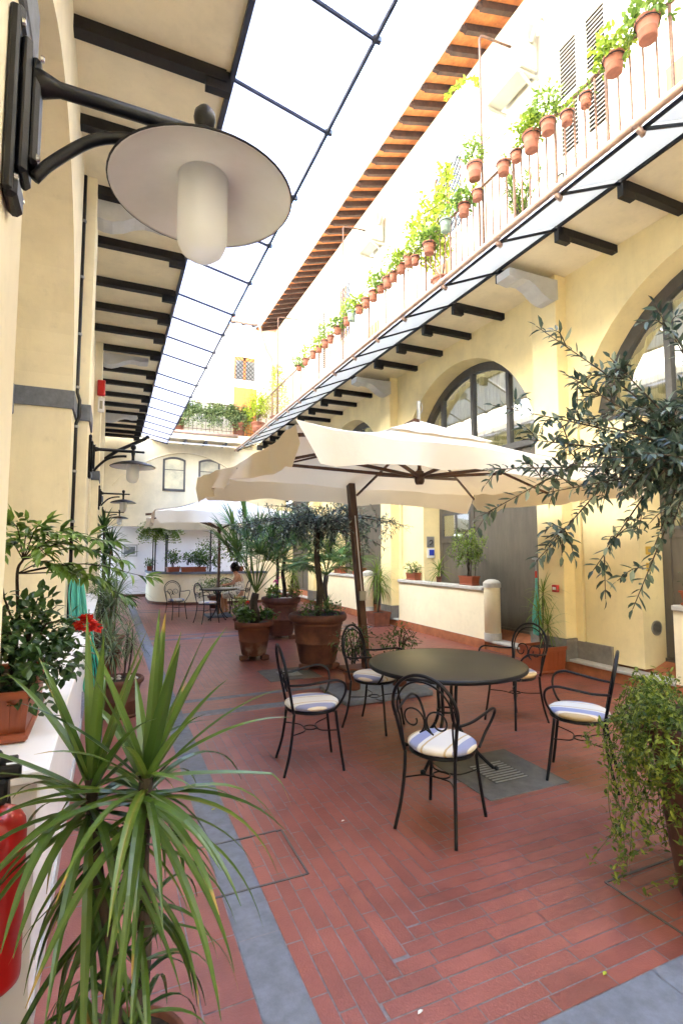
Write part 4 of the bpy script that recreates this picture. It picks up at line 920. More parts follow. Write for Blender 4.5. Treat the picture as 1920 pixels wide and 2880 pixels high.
# ---- nandina planter on the ledge ----
t=thing('planter_box','long terracotta planter on the white ledge with nandina shrub and red geranium','planter',(-.37,2.62,.887))
p=box_pot(t,.22,.62,.19,'plastic'); 
st=MB(); lf=MB(); low=MB()
base=V(0,.05,.17)
tr=cr([(0,.05,.16),(.01,.06,.40),(.0,.05,.62),(.02,.05,.68)],5); st.tube(tr,[.009-.004*i/15 for i in range(16)],7); st.tube(cr([(-.005,.06,.40),(-.05,.08,.52),(-.07,.1,.62)]),.005,6)
for tip in ((.16,.0,.80),(.30,.03,.72),(.42,.05,.68),(.52,-.03,.60),(.34,.10,.58),(.22,-.05,.62),(.10,.1,.85),(-.02,-.02,.84),(.12,-.08,.70),(.44,.12,.50),(.02,.12,.78),(.28,-.10,.78),(-.06,.0,.72),(.38,-.06,.76)):
    e=V(*tip); b=tr[10 if tip[2]<.66 else 15]; pth=cr([b,b+(e-b)*.5+V(0,0,.05),e],7); st.tube(pth,[.0034-.0022*i/(len(pth)-1) for i in range(len(pth))],5)
    for k in range(4,len(pth)):
        pp=pth[k]; dn=(pth[k]-pth[k-1]).normalized()
        for sg in (-1,1):
            sd=dn.cross(V(0,0,1)).normalized()*sg
            if random.random()<.72: lf.cur=min(1,max(0,random.gauss(.55,.25))); d2=(sd*.8+dn*.6+V(0,0,U(-.35,.15))); lf.leaf(pp,d2,U(.06,.095),U(.020,.030),curl=U(.1,.4))
            if random.random()<.18: q2=pp+sd*.05+dn*.03; [lf.leaf(q2,(sd*U(.2,1)+dn*U(-.2,1)+V(0,0,U(-.4,.1))),U(.055,.085),U(.018,.026),curl=U(.1,.4)) for _ in range(3)]
    for _ in range(3): lf.leaf(e,(e-b).normalized()+rdir()*.6,.085,.028)
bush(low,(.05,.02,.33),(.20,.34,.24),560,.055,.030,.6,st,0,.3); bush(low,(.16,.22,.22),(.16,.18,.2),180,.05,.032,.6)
bush(low,(.10,-.22,.18),(.12,.14,.18),90,.055,.04,.5)
st.obj('stems',M['stem'],t); lf.obj('nandina_leaves',M['lf_nand'],t); low.obj('low_leaves',M['lf_dark'],t)
m=MB(); flower(m,(.27,.20,.36),.05,70); flower(m,(.31,.22,.34),.035,40); m.obj('geranium_flower',M['fl_red'],t)
# ---- fire extinguisher ----
t=thing('fire_extinguisher','red fire extinguisher with black hose hung low at the left edge','extinguisher',(-.275,1.80,.40))
m=MB(); m.lathe([(0,0),(.065,0),(.078,.012),(.08,.03),(.08,.40),(.076,.435),(.06,.462),(.035,.475),(.022,.48),(.022,.50),(0,.50)],(0,0,0),32); m.obj('cylinder',M['red'],t,True)
m=MB(); m.bbox((-.02,-.03,.49),(.03,.03,.56),.008); m.bbox((-.01,-.012,.555),(.06,.012,.59),.006); m.bbox((-.01,-.012,.60),(.05,.012,.615),.004); m.obj('valve_handle',M['black'],t)
m=MB(); m.tube(cr([(0,0,.53),(-.02,.06,.60),(-.01,.10,.58),(.01,.11,.45),(.03,.10,.28),(.04,.07,.15)]),.012,8); m.obj('hose',M['black'],t,True)
# ---- teal hose on the left ----
t=thing('garden_hose','long teal garden hose hung in loops from a tap beside the second pilaster','hose',(-.30,5.55,1.35))
m=MB(); rs=random.Random(3)
for i in range(9):
    x=-.03+i*.008; y=rs.uniform(-.05,.03); dep=rs.uniform(.35,.55); m.tube(cr([(x,y,0),(x-.01+.02*(i%3),y,-.18),(x+.02,y+.01,-dep),(x+.04+.006*i,y,-dep*.95-.02),(x+.03+.004*i,y-.02,-.2),(x+.03,y,-.01)]),.0085,8)
m.obj('coil',M['teal2'],t,True)
m=MB()
for i in range(3): x=.08+.025*i; m.tube(cr([(x,0,-.40),(x+.05,0,-.62),(x+.10,-.01,-.85),(x+.11,0,-1.02),(x+.06,.01,-1.08),(x+.03,0,-1.0),(x+.06,0,-.75),(x+.03,0,-.5)]),.0085,8)
m.obj('tail',M['teal'],t,True)
m=MB(); m.tube([(-.06,0,.02),(.07,0,.02)],.012,8); m.obj('hook',M['metal'],t)
t=thing('wall_tap','small bright water tap on the second pilaster beside the teal hose','tap',(-.22,5.9,.98)); m=MB(); m.tube([(0,0,0),(.07,0,0),(.075,0,-.05)],.010,8); m.obj('spout',M['chrome'],t,True); m=MB(); m.bar((.04,-.03,.035),(.04,.03,.035),.012); m.bar((.04,0,0),(.04,0,.035),.01); m.obj('handle',M['chrome'],t)
# ---- plants along the left wall ----
t=thing('potted_dracaena','thin leaved dracaena in a round terracotta pot with saucer on the brick floor','plant',(.14,5.72,0)); round_pot(t,.205,.36,'terra_dark',True,32,True,.74)
st=MB(); lf=MB()
for x,y,h in ((-.06,.0,.62),(.03,.03,.78),(.06,-.04,.70)): st.tube(cr([(x*.6,y,.33),(x,y,h*.6),(x*1.5,y,h)]),.009,6); rosette(lf,(x*1.5,y,h),46,.27,.011,-.9,1.3,1.0)
st.obj('stem',M['bark'],t,True); lf.obj('leaves',M['lf_var'],t)
for _ in range(8): m=MB(); m.lathe([(0,.02),(.02,.012),(.026,0),(0,-.01)],(U(-.1,.13),U(-.12,.12),.345),7); m.obj('pebble',M['pebble'],t,True)
LPL=[('striped spider plant trailing pale leaves in a pot by the left wall',-.02,7.45,.30,.5,.50,.018,'lf_var',2,70),('taller striped dracaena in a pot behind the spider plant by the left wall',.06,8.7,.34,.95,.55,.022,'lf_var',2,60),
('upright reed like plant in a pot farther along the left wall',-.06,10.2,.34,1.05,.6,.020,'lf_mid',3,52)]
for lab,x,y,ph,h,ln,w,mt,ns,n in LPL:
    t=thing('potted_plant',lab,'plant',(x,y,0),0,'plants along the left wall'); round_pot(t,.18,ph,'terra'); st=MB(); lf=MB()
    for k in range(ns): a=2.1*k; q=(.05*math.cos(a),.05*math.sin(a),h*(1-.18*k)); st.tube([(q[0]*.5,q[1]*.5,ph*.9),q],.010,6); rosette(lf,q,n,ln,w,-.7,1.35,.8)
    st.obj('stem',M['greenstem'],t); lf.obj('leaves',M[mt],t)
t=thing('potted_yucca','very tall dark stemmed yucca rising beside the far wall lamps','plant',(-.10,11.9,0),0,'plants along the left wall'); round_pot(t,.2,.36,'terra'); st=MB(); lf=MB()
for x,y,h in ((-.03,0,2.05),(.08,.05,1.75),(.0,-.06,1.45)): st.tube(cr([(x*.3,y*.3,.33),(x,y,h*.6),(x*1.2,y,h)]),.022,7); rosette(lf,(x*1.2,y,h),34,.52,.05,-.5,1.45,.45)
st.obj('stem',M['bark'],t,True); lf.obj('leaves',M['lf_dark'],t)
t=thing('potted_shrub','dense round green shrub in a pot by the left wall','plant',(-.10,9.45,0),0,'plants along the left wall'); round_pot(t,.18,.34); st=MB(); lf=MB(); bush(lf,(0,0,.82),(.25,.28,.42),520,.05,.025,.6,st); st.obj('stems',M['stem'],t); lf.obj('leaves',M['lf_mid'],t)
# ---- big terracotta pots in the middle ----
def lime(m):                        # pale lime bloom on the lower third of the pot
    t=m.node_tree; L=t.links.new; b=t.nodes['Principled BSDF']; base=b.inputs['Base Color'].links[0].from_socket
    tc=t.nodes.new('ShaderNodeTexCoord'); sp=t.nodes.new('ShaderNodeSeparateXYZ'); L(tc.outputs['Object'],sp.inputs[0])
    n=t.nodes.new('ShaderNodeTexNoise'); n.inputs['Scale'].default_value=7; n.inputs['Detail'].default_value=6; L(tc.outputs['Object'],n.inputs[0])
    a=t.nodes.new('ShaderNodeMapRange'); a.inputs[1].default_value=.22; a.inputs[2].default_value=.06; L(sp.outputs[2],a.inputs[0])
    k=t.nodes.new('ShaderNodeMapRange'); k.inputs[1].default_value=.46; k.inputs[2].default_value=.60; L(n.outputs[0],k.inputs[0])
    mu=t.nodes.new('ShaderNodeMath'); mu.operation='MULTIPLY'; L(a.outputs[0],mu.inputs[0]); L(k.outputs[0],mu.inputs[1])
    x=t.nodes.new('ShaderNodeMix'); x.data_type='RGBA'; L(mu.outputs[0],x.inputs[0]); L(base,x.inputs[6]); x.inputs[7].default_value=(.30,.22,.17,1); L(x.outputs[2],b.inputs['Base Color'])
def feet(t,r):
    for k in range(3):
        a=R(200+120*k); m=MB(); m.bbox((r*math.cos(a)-.06,r*math.sin(a)-.05,0),(r*math.cos(a)+.06,r*math.sin(a)+.05,.07),.008); m.obj('pot_foot',M['terra_dark'],t)
def bigpot(t,r,h,m):
    feet(t,r*.62); p=round_pot(t,r,h,m,True,48,False,.62); p.location=(0,0,.065); return p
t=thing('potted_palm','small fan palm with red geranium in the weathered medium terracotta pot','plant',(2.02,7.85,0),0,'big terracotta planters'); wm=M['terra_worn']=mat('lime_stained_terracotta',(.15,.052,.03),.9,0,.2,5,.4,60,col2=(.10,.04,.026)); lime(wm); bigpot(t,.285,.50,'terra_worn')
palm(t,(.0,-.02,.52),.46,.062,18,.78,.50,tips=[(-.35,-.05,1.95),(.05,0,1.9),(.25,-.1,1.95),(-.15,.05,2.1),(.42,.0,1.55),(.52,-.05,1.35),(-.42,.1,1.85),(.3,.1,1.75)],elmin=.85)
lf=MB(); bush(lf,(-.15,-.08,.66),(.16,.14,.14),170,.06,.055,.5); bush(lf,(.17,-.05,.64),(.20,.14,.12),170,.055,.05,.5); lf.obj('geranium_leaves',M['lf_mid'],t); m=MB(); flower(m,(-.14,-.12,.84),.035,30); m.obj('geranium_flower',M['fl_red'],t)
t=thing('potted_palm','tall thin trunked palm with pink geranium in the large middle terracotta pot','plant',(2.95,9.5,0),0,'big terracotta planters'); bigpot(t,.36,.70,'terra_dark')
palm(t,(.05,0,.72),.75,.035,17,.55,.55,tips=[(.5,0,1.35),(-.45,.1,1.6),(.1,-.1,1.85),(.45,-.1,1.7),(-.2,.0,1.95),(.65,.1,1.55)])
lf=MB(); bush(lf,(-.18,-.12,.86),(.18,.16,.16),170,.06,.05,.5); bush(lf,(.24,-.05,.86),(.17,.18,.16),220,.05,.03,.5); lf.obj('geranium_leaves',M['lf_light'],t); m=MB(); flower(m,(-.16,-.18,1.05),.045,30); flower(m,(-.05,-.1,1.12),.03,20); m.obj('geranium_flower',M['fl_pink'],t)
for _ in range(9): m=MB(); m.lathe([(0,.03),(.035,.02),(.04,0),(0,-.01)],(U(-.12,.12),U(-.28,-.1),.745),8); m.obj('pebble',M['pebble'],t,True)
t=thing('potted_olive_tree','olive tree in the big terracotta pot next to the parasol mast','tree',(2.70,6.95,0),0,'big terracotta planters'); bigpot(t,.40,.68,'terra_dark')
wood=MB(); lf=MB(); tr=cr([(0,-.02,.68),(.03,0,1.1),(-.02,0,1.55),(.0,0,1.92)],5); wood.tube(tr,[.050-.014*i/15 for i in range(16)],10); fk=tr[-1]
rs=random.Random(11)
for i in range(36):
    a=i*2.4; rr=U(.35,1.0); e=V(1.45*rr*math.cos(a),1.0*rr*math.sin(a),2.14-.48*rr+U(-.25,.36)); mid=fk+(e-fk)*.5+V(0,0,.14); pth=cr([fk,fk+(e-fk)*.2+V(0,0,.08),mid,e],5); wood.tube(pth,[.014-.011*k/(len(pth)-1) for k in range(len(pth))],5)
    olive_leaves(lf,pth[7:],.04,.072,.021)
    for k in range(9):
        j=int(U(.35,1)*(len(pth)-1)); d=(rdir()+V(0,0,-.15)).normalized(); l=U(.15,.34); tw=cr([pth[j],pth[j]+d*l*.5,pth[j]+d*l+V(0,0,-.05)],3); wood.tube(tw,.003,3); olive_leaves(lf,tw[1:],.034,.07,.021)
wood.obj('trunk',M['bark'],t,True); lf.obj('crown',M['lf_olive2'],t)
lf=MB(); bush(lf,(-.16,-.1,.80),(.22,.2,.14),260,.04,.018,.5); bush(lf,(.2,-.05,.80),(.18,.2,.15),240,.045,.02,.5); rosette(lf,(.18,.1,.8),12,.3,.02,.3,1.4,.5); lf.obj('low_leaves',M['lf_mid'],t)
t=thing('potted_palm','fan palm behind the olive tree with its pot hidden','plant',(3.65,9.0,0),0,'big terracotta planters'); bigpot(t,.26,.4,'terra')
palm(t,(0,0,.42),.75,.05,18,.6,.6)
# small ficus pots on a slab
t=thing('stone_slab','low grey green stone slab on the bricks under two small pots','slab',(2.80,5.45,0)); m=MB(); m.bbox((-.52,-.40,0),(.55,.36,.055),.01); m.obj('slab',M['stone'],t)
for x,y,lab,hh in ((2.55,5.46,'small dark green ficus in a terracotta pot on the stone slab, left of the pair',.52),(3.12,5.40,'low ficus in a terracotta pot on the stone slab behind the table edge',.50)):
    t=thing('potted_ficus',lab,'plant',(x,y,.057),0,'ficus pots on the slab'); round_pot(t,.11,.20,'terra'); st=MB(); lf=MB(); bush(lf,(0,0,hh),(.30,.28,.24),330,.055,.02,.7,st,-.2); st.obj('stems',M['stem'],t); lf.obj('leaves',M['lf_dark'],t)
# ---- plants on the right side ----
t=thing('planter_box','square terracotta plastic planter with thin dracaena before the cream pilaster','planter',(5.42,5.50,0)); box_pot(t,.50,.40,.34)
st=MB(); lf=MB()
for x,y,h in ((-.05,0,.80),(.06,.05,1.05),(.03,-.06,.62)): st.tube(cr([(x*.5,y,.3),(x,y,h*.6),(x*1.3,y,h)]),.009,6); rosette(lf,(x*1.3,y,h),30,.36,.014,-.9,1.4,.75)
st.obj('stem',M['bark'],t,True); lf.obj('leaves',M['lf_light'],t)
t=thing('garden_hose','teal hose bundle with red valve hanging on the right pilaster behind the planter','hose',(5.585,5.76,1.25))
m=MB()
for i in range(9): x=-.03+.006*i; y=-.07+.016*i; m.tube(cr([(0,0,0),(x,y*.6,-.2),(x-.02,y+.03*(i%2),-.55),(x-.01,y+.02,-.82),(x+.02,y-.01,-.6),(x+.01,y*.5,-.25),(0.01,0,-.02)]),.011,7)
m.obj('coil',M['teal2'],t,True)
m=MB(); m.tube([(0,0,-.02),(0,0,.08)],.016,8); m.obj('valve',M['red'],t); m=MB(); m.tube([(0,0,.08),(0,0,.24)],.011,8); m.bar((-.01,-.07,.25),(.01,.07,.26),.03); m.tube([(0,-.06,.25),(0,-.09,.17)],.008,6); m.obj('spray_handle',M['metal'],t)
t=thing('potted_dracaena','tall narrow dracaena in a terracotta pot in front of the pilaster by the parapet','plant',(5.40,10.25,0)); box_pot(t,.42,.40,.30,'terra')
st=MB(); lf=MB()
for x,y,h in ((-.03,0,1.15),(.05,.04,.92)): st.tube(cr([(x*.5,y,.27),(x,y,h*.6),(x*1.3,y,h)]),.011,6); rosette(lf,(x*1.3,y,h),56,.5,.022,-1.1,1.4,1.0)
st.obj('stem',M['bark'],t,True); lf.obj('leaves',M['lf_light'],t)
def wallbox(lab,x,y,z,lx,ly,h,cr_,rad,n,ln,w,mt,rz=90,group='planters on the parapets'):
    t=thing('planter_box',lab,'planter',(x,y,z),R(rz),group); box_pot(t,lx,ly,h,'plastic',True); st=MB(); lf=MB(); bush(lf,cr_,rad,n,ln,w,.6,st); st.obj('stems',M['stem'],t); lf.obj('leaves',M[mt],t); return t
wallbox('terracotta box with a tall airy shrub at the near end of the low parapet',5.78,7.55,1.022,.40,.17,.16,(0,0,.60),(.46,.38,.46),1500,.055,.022,'lf_light')
wallbox('small terracotta box of low green herbs at the far end of the low parapet',5.78,9.40,1.022,.38,.16,.15,(0,0,.24),(.34,.2,.16),260,.04,.022,'lf_light')
t=thing('potted_plant','strap leaved plant on the parapet between two terracotta boxes','plant',(5.80,8.5,1.022)); round_pot(t,.06,.11,'terra'); st=MB(); lf=MB(); st.tube([(0,0,.1),(0,0,.22)],.012,6); rosette(lf,(0,0,.24),26,.34,.03,-.5,1.3,.7); st.obj('stem',M['greenstem'],t); lf.obj('leaves',M['lf_light'],t)
wallbox('dark planter trough on the right edge parapet with a bushy dark plant',5.78,3.5,1.022,.55,.2,.16,(.05,0,.28),(.28,.2,.2),300,.045,.02,'lf_dark',90)
wallbox('far terracotta box on the farther parapet behind the palms',5.78,13.2,1.022,.5,.18,.18,(0,0,.30),(.34,.2,.2),220,.06,.03,'lf_light')
wallbox('second far terracotta box on the farther parapet',5.78,12.0,1.022,.5,.18,.18,(0,0,.32),(.3,.2,.22),220,.06,.03,'lf_mid')
t=thing('potted_plant','bushy potted plant against the far pilaster beyond the palms','plant',(5.0,15.0,0)); round_pot(t,.24,.36,'terra'); st=MB(); lf=MB(); st.tube([(0,0,.3),(.02,0,1.0)],.02,6); rosette(lf,(.02,0,1.0),60,.6,.025,-1.0,1.3,1.0); st.obj('stem',M['bark'],t); lf.obj('leaves',M['lf_light'],t)
# ---- small fittings ----
t=thing('call_point','red alarm box on the cream pilaster beside the hose','alarm box',(5.65,5.45,1.10)); m=MB(); m.bbox((-.045,-.05,-.05),(0,.05,.05),.008); m.obj('box',M['red'],t); m=MB(); m.bbox((-.050,-.03,-.02),(-.044,.03,.02),.004); m.obj('pane',M['white'],t)
t=thing('alarm_siren','red alarm siren high on the left pilaster','siren',(-.26,10.54,4.65)); m=MB(); m.bbox((-.06,-.06,-.15),(.08,.0,.15),.015); m.obj('body',M['red'],t); 
t=thing('alarm_box','white box on the left pilaster below the red siren','box',(-.24,10.53,4.35)); m=MB(); m.bbox((-.06,-.05,-.16),(.05,.0,.12),.008); m.obj('body',M['white'],t); m=MB(); m.bbox((-.03,-.054,-.1),(.02,-.049,.05),.003); m.obj('lid',M['acw'],t)
t=thing('door_plate','white plate with dark figure and blue label beside the grey door','sign',(6.05,9.145,1.72)); m=MB(); m.bbox((-.10,-.012,-.02),(.08,0,.20),.004); m.obj('plate',M['metal'],t); m=MB(); m.bbox((-.10,-.03,-.24),(.08,0,-.04),.006); m.obj('blue_box',M['white'],t); m=MB(); m.bbox((-.06,-.036,-.19),(.06,-.029,-.07),.003); m.obj('blue_face',M['blue'],t); m=MB(); m.tube([(.02+.035*math.cos(a)-.02,-.016,.09+.035*math.sin(a)) for a in [math.pi*i/6-1.2 for i in range(9)]],.009,5); m.tube([(.0,-.016,.05),(-.03,-.016,.03)],.009,5); m.obj('number',M['black'],t)
t=thing('door_plate','small yellow plate on the second grey door','sign',(6.26,3.95,2.02)); m=MB(); m.bbox((-.012,-.09,-.035),(0,.09,.035),.003); m.obj('plate',M['yellow'],t)
for z,lab in ((1.62,'upper yellow switch plate on the jamb by the second grey door'),(1.42,'lower yellow switch plate on the jamb by the second grey door')):
    t=thing('switch_plate',lab,'switch',(6.02,4.348,z)); m=MB(); m.bbox((-.05,-.012,-.05),(.05,0,.05),.004); m.obj('plate',M['yellow'],t); m=MB(); m.bbox((-.02,-.018,-.02),(.02,-.011,.02),.003); m.obj('button',M['acw'],t)
t=thing('wall_vent','round slotted ventilation grille low on the jamb by the second door','vent',(6.10,4.345,.68)); m=MB(); m.lathe([(.075,.0),(.09,.0),(.09,.014),(.075,.014)],(0,0,0),24); m.lathe([(0,.003),(.078,.003)],(0,0,0),20); o=m.obj('ring',M['acw'],t); o.rotation_euler=(R(90),0,0); m=MB(); [m.box((-math.sqrt(.075**2-z*z),-.012,z-.003),(math.sqrt(.075**2-z*z),-.005,z+.003)) for z in [-.06+.015*i for i in range(9)]]; m.obj('slats',M['wframe'],t)
t=thing('picture_frame','small framed dark photograph on the far white wall','picture',(.62,20.29,1.66)); m=MB(); m.bbox((-.27,-.03,-.22),(.27,0,.22),.008); m.obj('frame',M['pale_stone'],t); m=MB(); m.box((-.22,-.034,-.17),(.22,-.031,.17)); m.obj('mount',M['white'],t); m=MB(); m.box((-.19,-.037,-.14),(.19,-.0345,.14)); m.obj('print',mat('dark_print',(.03,.035,.03),.4,0,.3,5,col2=(.35,.38,.4)),t)
def drain(x,y,lab,rz=0):
    t=thing('drain_cover',lab,'drain',(x,y,0),rz,'stone drain covers'); m=MB(); m.bbox((-.345,-.335,-.02),(.345,.335,.004),.003); m.obj('slab',M['slabstone'],t); m=MB(); m.box((-.15,-.15,.004),(.15,.15,.0055)); m.obj('pit_shade',M['black'],t)  # black sheet on the slab paints the shade below the grate
    m=MB()
    for i in range(9): m.box((-.14,-.14+.035*i-.008,.0052),(.14,-.14+.035*i+.006,.009))
    m.obj('grate',M['metal'],t)
drain(2.63,3.14,'grey stone drain cover with slotted grate under the near table'); drain(2.2,6.70,'grey stone drain cover between the big terracotta pots')
t=thing('floor_hatch','brick filled access hatch outlined in steel across the grey floor band','hatch',(.705,2.79,0)); m=MB()
for a,b in (((-.245,-.225),(.245,-.225)),((.245,-.225),(.245,.225)),((.245,.225),(-.245,.225)),((-.245,.225),(-.245,-.225))): m.bar((*a,.001),(*b,.001),.010,.006)
m.obj('edge_frame',M['wframe'],t)
t=thing('floor_hatch','brick filled access hatch beside the big jasmine pot','hatch',(2.6,1.74,0)); m=MB()
for a,b in (((-.355,-.2),(.355,-.2)),((.355,-.2),(.355,.18)),((.355,.18),(-.355,.18)),((-.355,.18),(-.355,-.2))): m.bar((*a,.001),(*b,.001),.010,.006)
m.obj('edge_frame',M['wframe'],t)
# floor litter: a few fallen petals and leaves
for x,y,lab in ((1.02,1.66,'pale fallen petal on the bricks in front'),(1.30,2.95,'tiny white petal on the bricks left of the front chair'),(1.75,1.52,'dry brown leaf fragment near the front stone band'),(.62,3.4,'dry leaf on the grey floor band')):
    m=MB(); m.cur=.98; m.leaf((0,0,.006),(1,.4,.1),.03,.014,V(0,0,1)); o=m.obj('fallen_leaf',M['fl_white'] if 'petal' in lab else M['lf_yellow']); o.location=(x,y,0); tag(o,lab,'leaf')
# ---- upper balcony ----
def s848(p): return (p[0]*.848,p[1]*.848,1.6+(p[2]-1.6)*.848)
def ac(y0,y1,z0,z1,lab):
    t=thing('air_conditioner',lab,'air conditioner',(5.85,y0,z0)); w=y1-y0; h=z1-z0
    m=MB(); m.bbox((-.42,0,0),(-.09,w,h),.02); b=m.obj('casing',M['acw'],t)
    m=MB(); [m.box((-.428,.06+.03*i,.06),(-.418,.07+.03*i,h-.06)) for i in range(int((w-.35)/.03))]; m.obj('front_grille',M['acw'],b)
    m=MB(); m.tube([(-.424,w*.58+.24*math.cos(a),h/2+.24*math.sin(a)) for a in [2*math.pi*i/24 for i in range(25)]],.012,6,False); m.obj('fan_ring',M['acw'],b)
    m=MB(); m.bbox((-.40,.06,-.05),(0,.10,-.005),.004); m.bbox((-.40,w-.1,-.05),(0,w-.06,-.005),.004); m.bar((-.36,.08,-.05),(0,.08,-.30),.03); m.bar((-.36,w-.08,-.05),(0,w-.08,-.30),.03); m.bbox((-.03,-.02,-.34),(0,w+.02,-.28),.004); m.obj('bracket',M['acw'],t)
    m=MB(); m.tube(cr([(-.22,0,h*.55),(-.22,-.10,h*.75),(-.16,-.16,h*.95),(-.08,-.18,h*.8),(-.04,-.15,h*.3),(-.03,-.14,-.2)]),.035,8); m.obj('pipe_lagging',M['acw'],t,True); return t
ac(5.60,6.50,8.95,9.70,'large cream air conditioner under the eaves near the top of the picture'); ac(10.55,11.35,9.05,9.75,'smaller air conditioner farther along under the eaves')
RP_=[(5.62,3.73,7.70,.24,0),(5.62,4.18,7.67,.22,0),(5.62,4.61,7.56,.16,1),(5.62,4.92,7.56,.15,1),(5.62,5.26,7.70,.22,2),(5.62,5.58,7.71,.22,0),(5.62,5.90,7.72,.17,3),(5.62,6.19,7.73,.20,3),(5.62,6.90,8.17,.24,2),(5.62,6.84,7.70,.19,3),(5.62,7.21,7.67,.19,0),(5.62,7.77,7.71,.22,4),(5.62,8.33,7.58,.22,0),(5.62,8.84,7.6,.18,2),(5.62,9.10,7.73,.2,1),(5.62,9.41,7.72,.2,0),(5.62,9.74,7.70,.2,2),(5.62,10.02,7.71,.2,3),(5.62,10.34,7.71,.2,0),(5.62,10.72,7.72,.2,2),(5.62,11.12,7.72,.22,1),(5.62,11.50,7.72,.2,0),(5.62,11.95,7.74,.22,4),(5.62,12.25,7.72,.2,2),(5.62,12.88,7.73,.2,0),(5.62,13.37,7.66,.2,3),(5.62,13.78,7.68,.2,2),(5.62,14.27,7.70,.2,0),(5.62,14.79,7.71,.2,1),(5.62,15.47,7.72,.2,2),(5.62,16.1,7.72,.2,0)]
ordn=['first','second','third','fourth','fifth','sixth','seventh','eighth','ninth','tenth','eleventh','twelfth','thirteenth','fourteenth','fifteenth','sixteenth','seventeenth','eighteenth','nineteenth','twentieth','twenty first','twenty second','twenty third','twenty fourth','twenty fifth','twenty sixth','twenty seventh','twenty eighth','twenty ninth','thirtieth','thirty first']
kinds=['with leafy yellow green plant','with low sparse sprigs','with tall bright green plant','with a low rim height plant','in grey green glaze with green plant']
M['glaze']=mat('grey_green_glaze',(.16,.22,.17),.5,0,.1,8)
for i,(x,y,z,d,k) in enumerate(RP_):
    X,Y,Z=s848((x,y,z)); d*=.95*(1+.09*math.sin(i*2.7)); h=d*(.95+.10*math.sin(i*4.1))
    t=thing('hanging_pot','terracotta pot %s, %s on the rail from the right'%(kinds[k],ordn[i]) if k<4 else 'flowerpot %s, %s from the right'%(kinds[k],ordn[i]),'flowerpot',(X-.05,Y,Z-h/2),U(0,6),'pots hung along the balcony rail')
    q=MB(); q.lathe(pot_profile(d/2,h,base=.70),(0,0,0),18); q.obj('pot',M['glaze'] if k==4 else M['terra_pale'] if 'terra_pale' in M else M['terra'],t,True)
    q=MB(); q.tube([(d*.5*math.cos(a),d*.5*math.sin(a),h*.8) for a in [2*math.pi*j/14 for j in range(15)]],.005,5,False); q.tube([(d*.5,0,h*.8),(d*.55,0,h+.03)],.004,4); q.obj('wire_ring',M['iron'],t)
    lf=MB()
    if k==0: bush(lf,(0,0,h+.08),(.25,.27,.22),230,.075,.048,.6)
    elif k==1: bush(lf,(0,0,h+.06),(.11,.11,.10),60,.05,.025,.6)
    elif k==2: bush(lf,(0,0,h+.18),(.22,.24,.32),280,.065,.032,.6)
    elif k==3: bush(lf,(0,0,h+.03),(.10,.10,.06),34,.045,.025,.6)
    else: bush(lf,(0,0,h+.12),(.14,.14,.16),90,.06,.035,.6)
    lf.obj('foliage',M['lf_lime'] if i%2 else M['lf_light'],t)
def balc(lab,p,r,h,fn,mt,cat='plant',name='balcony_plant'):
    t=thing(name,lab,cat,p); round_pot(t,r,h,'terra'); st=MB(); lf=MB(); fn(st,lf,h); st.obj('stems',M['stem'],t); lf.obj('foliage',M[mt],t); return t
def oleander(st,lf,h):
    for i in range(16):
        d=V(U(-.35,.35),U(-.45,.45),1).normalized(); L=U(.5,.95); st.tube([(0,0,h*.9),V(0,0,h)+d*L],.006,4)
        for k in range(26): lf.cur=random.random(); lf.leaf(V(0,0,h)+d*L*U(.25,1),d*.6+rdir()*.9,U(.09,.15),.022)
balc('bushy oleander in a pot on the balcony floor behind the rail',(5.2,5.45,5.94),.19,.28,oleander,'lf_light')
def climber(st,lf,h):
    for i in range(9):
        P=[V(0,0,h),V(U(-.15,.05),U(-.3,.5),h+.6),V(U(-.25,.05),U(-.5,.9),h+U(1.0,1.5)),V(U(-.3,.05),U(-.7,1.2),h+U(1.1,2.0))]; p=cr(P,6); st.tube(p,.006,4)
        for q in p[4:]: 
            for k in range(7): lf.cur=random.random(); lf.leaf(q+rdir()*.10,rdir(),U(.06,.11),U(.04,.07))
balc('tall yellow green climber in a balcony pot below the window lattice',(5.0,7.1,5.94),.19,.28,climber,'lf_yellow')
t=thing('vine','thin yellow green vine reaching from the bent awning pipe towards the eaves','vine',(4.85,5.86,8.55)); st=MB(); lf=MB(); p=cr([(0,0,0),(-.0,.1,.22),(-.02,.35,.42),(-.03,.62,.5),(-.04,.8,.52)],7); st.tube(p,.005,4)
for q in p[3:]:
    for k in range(4): lf.cur=random.random(); lf.leaf(q,rdir()+V(0,0,-.2),U(.05,.09),U(.03,.05))
st.obj('stems',M['stem'],t); lf.obj('foliage',M['lf_yellow'],t)
def conifer(st,lf,h):
    st.tube([(0,0,h),(0,0,h+1.7)],.03,6)
    for i in range(1500):
        z=random.random()**1.2; r=.55*(1-z*.75); a=U(0,6.28); q=r*math.sqrt(random.random()); lf.cur=random.random(); lf.leaf(V(q*math.cos(a),q*math.sin(a),h+.1+z*1.7),V(math.cos(a),math.sin(a),U(.2,1.2)),U(.06,.13),.03)
balc('tall feathery yellow green shrub at the far corner of the balcony',(5.15,17.2,5.94),.25,.35,conifer,'lf_yellow')
def yel(st,lf,h):
    bush(lf,(0,0,h+.55),(.5,.8,.75),900,.10,.06,.6,st)
balc('sprawling yellow green bush with pale blooms in the balcony corner',(4.75,18.3,5.94),.25,.35,yel,'lf_yellow')
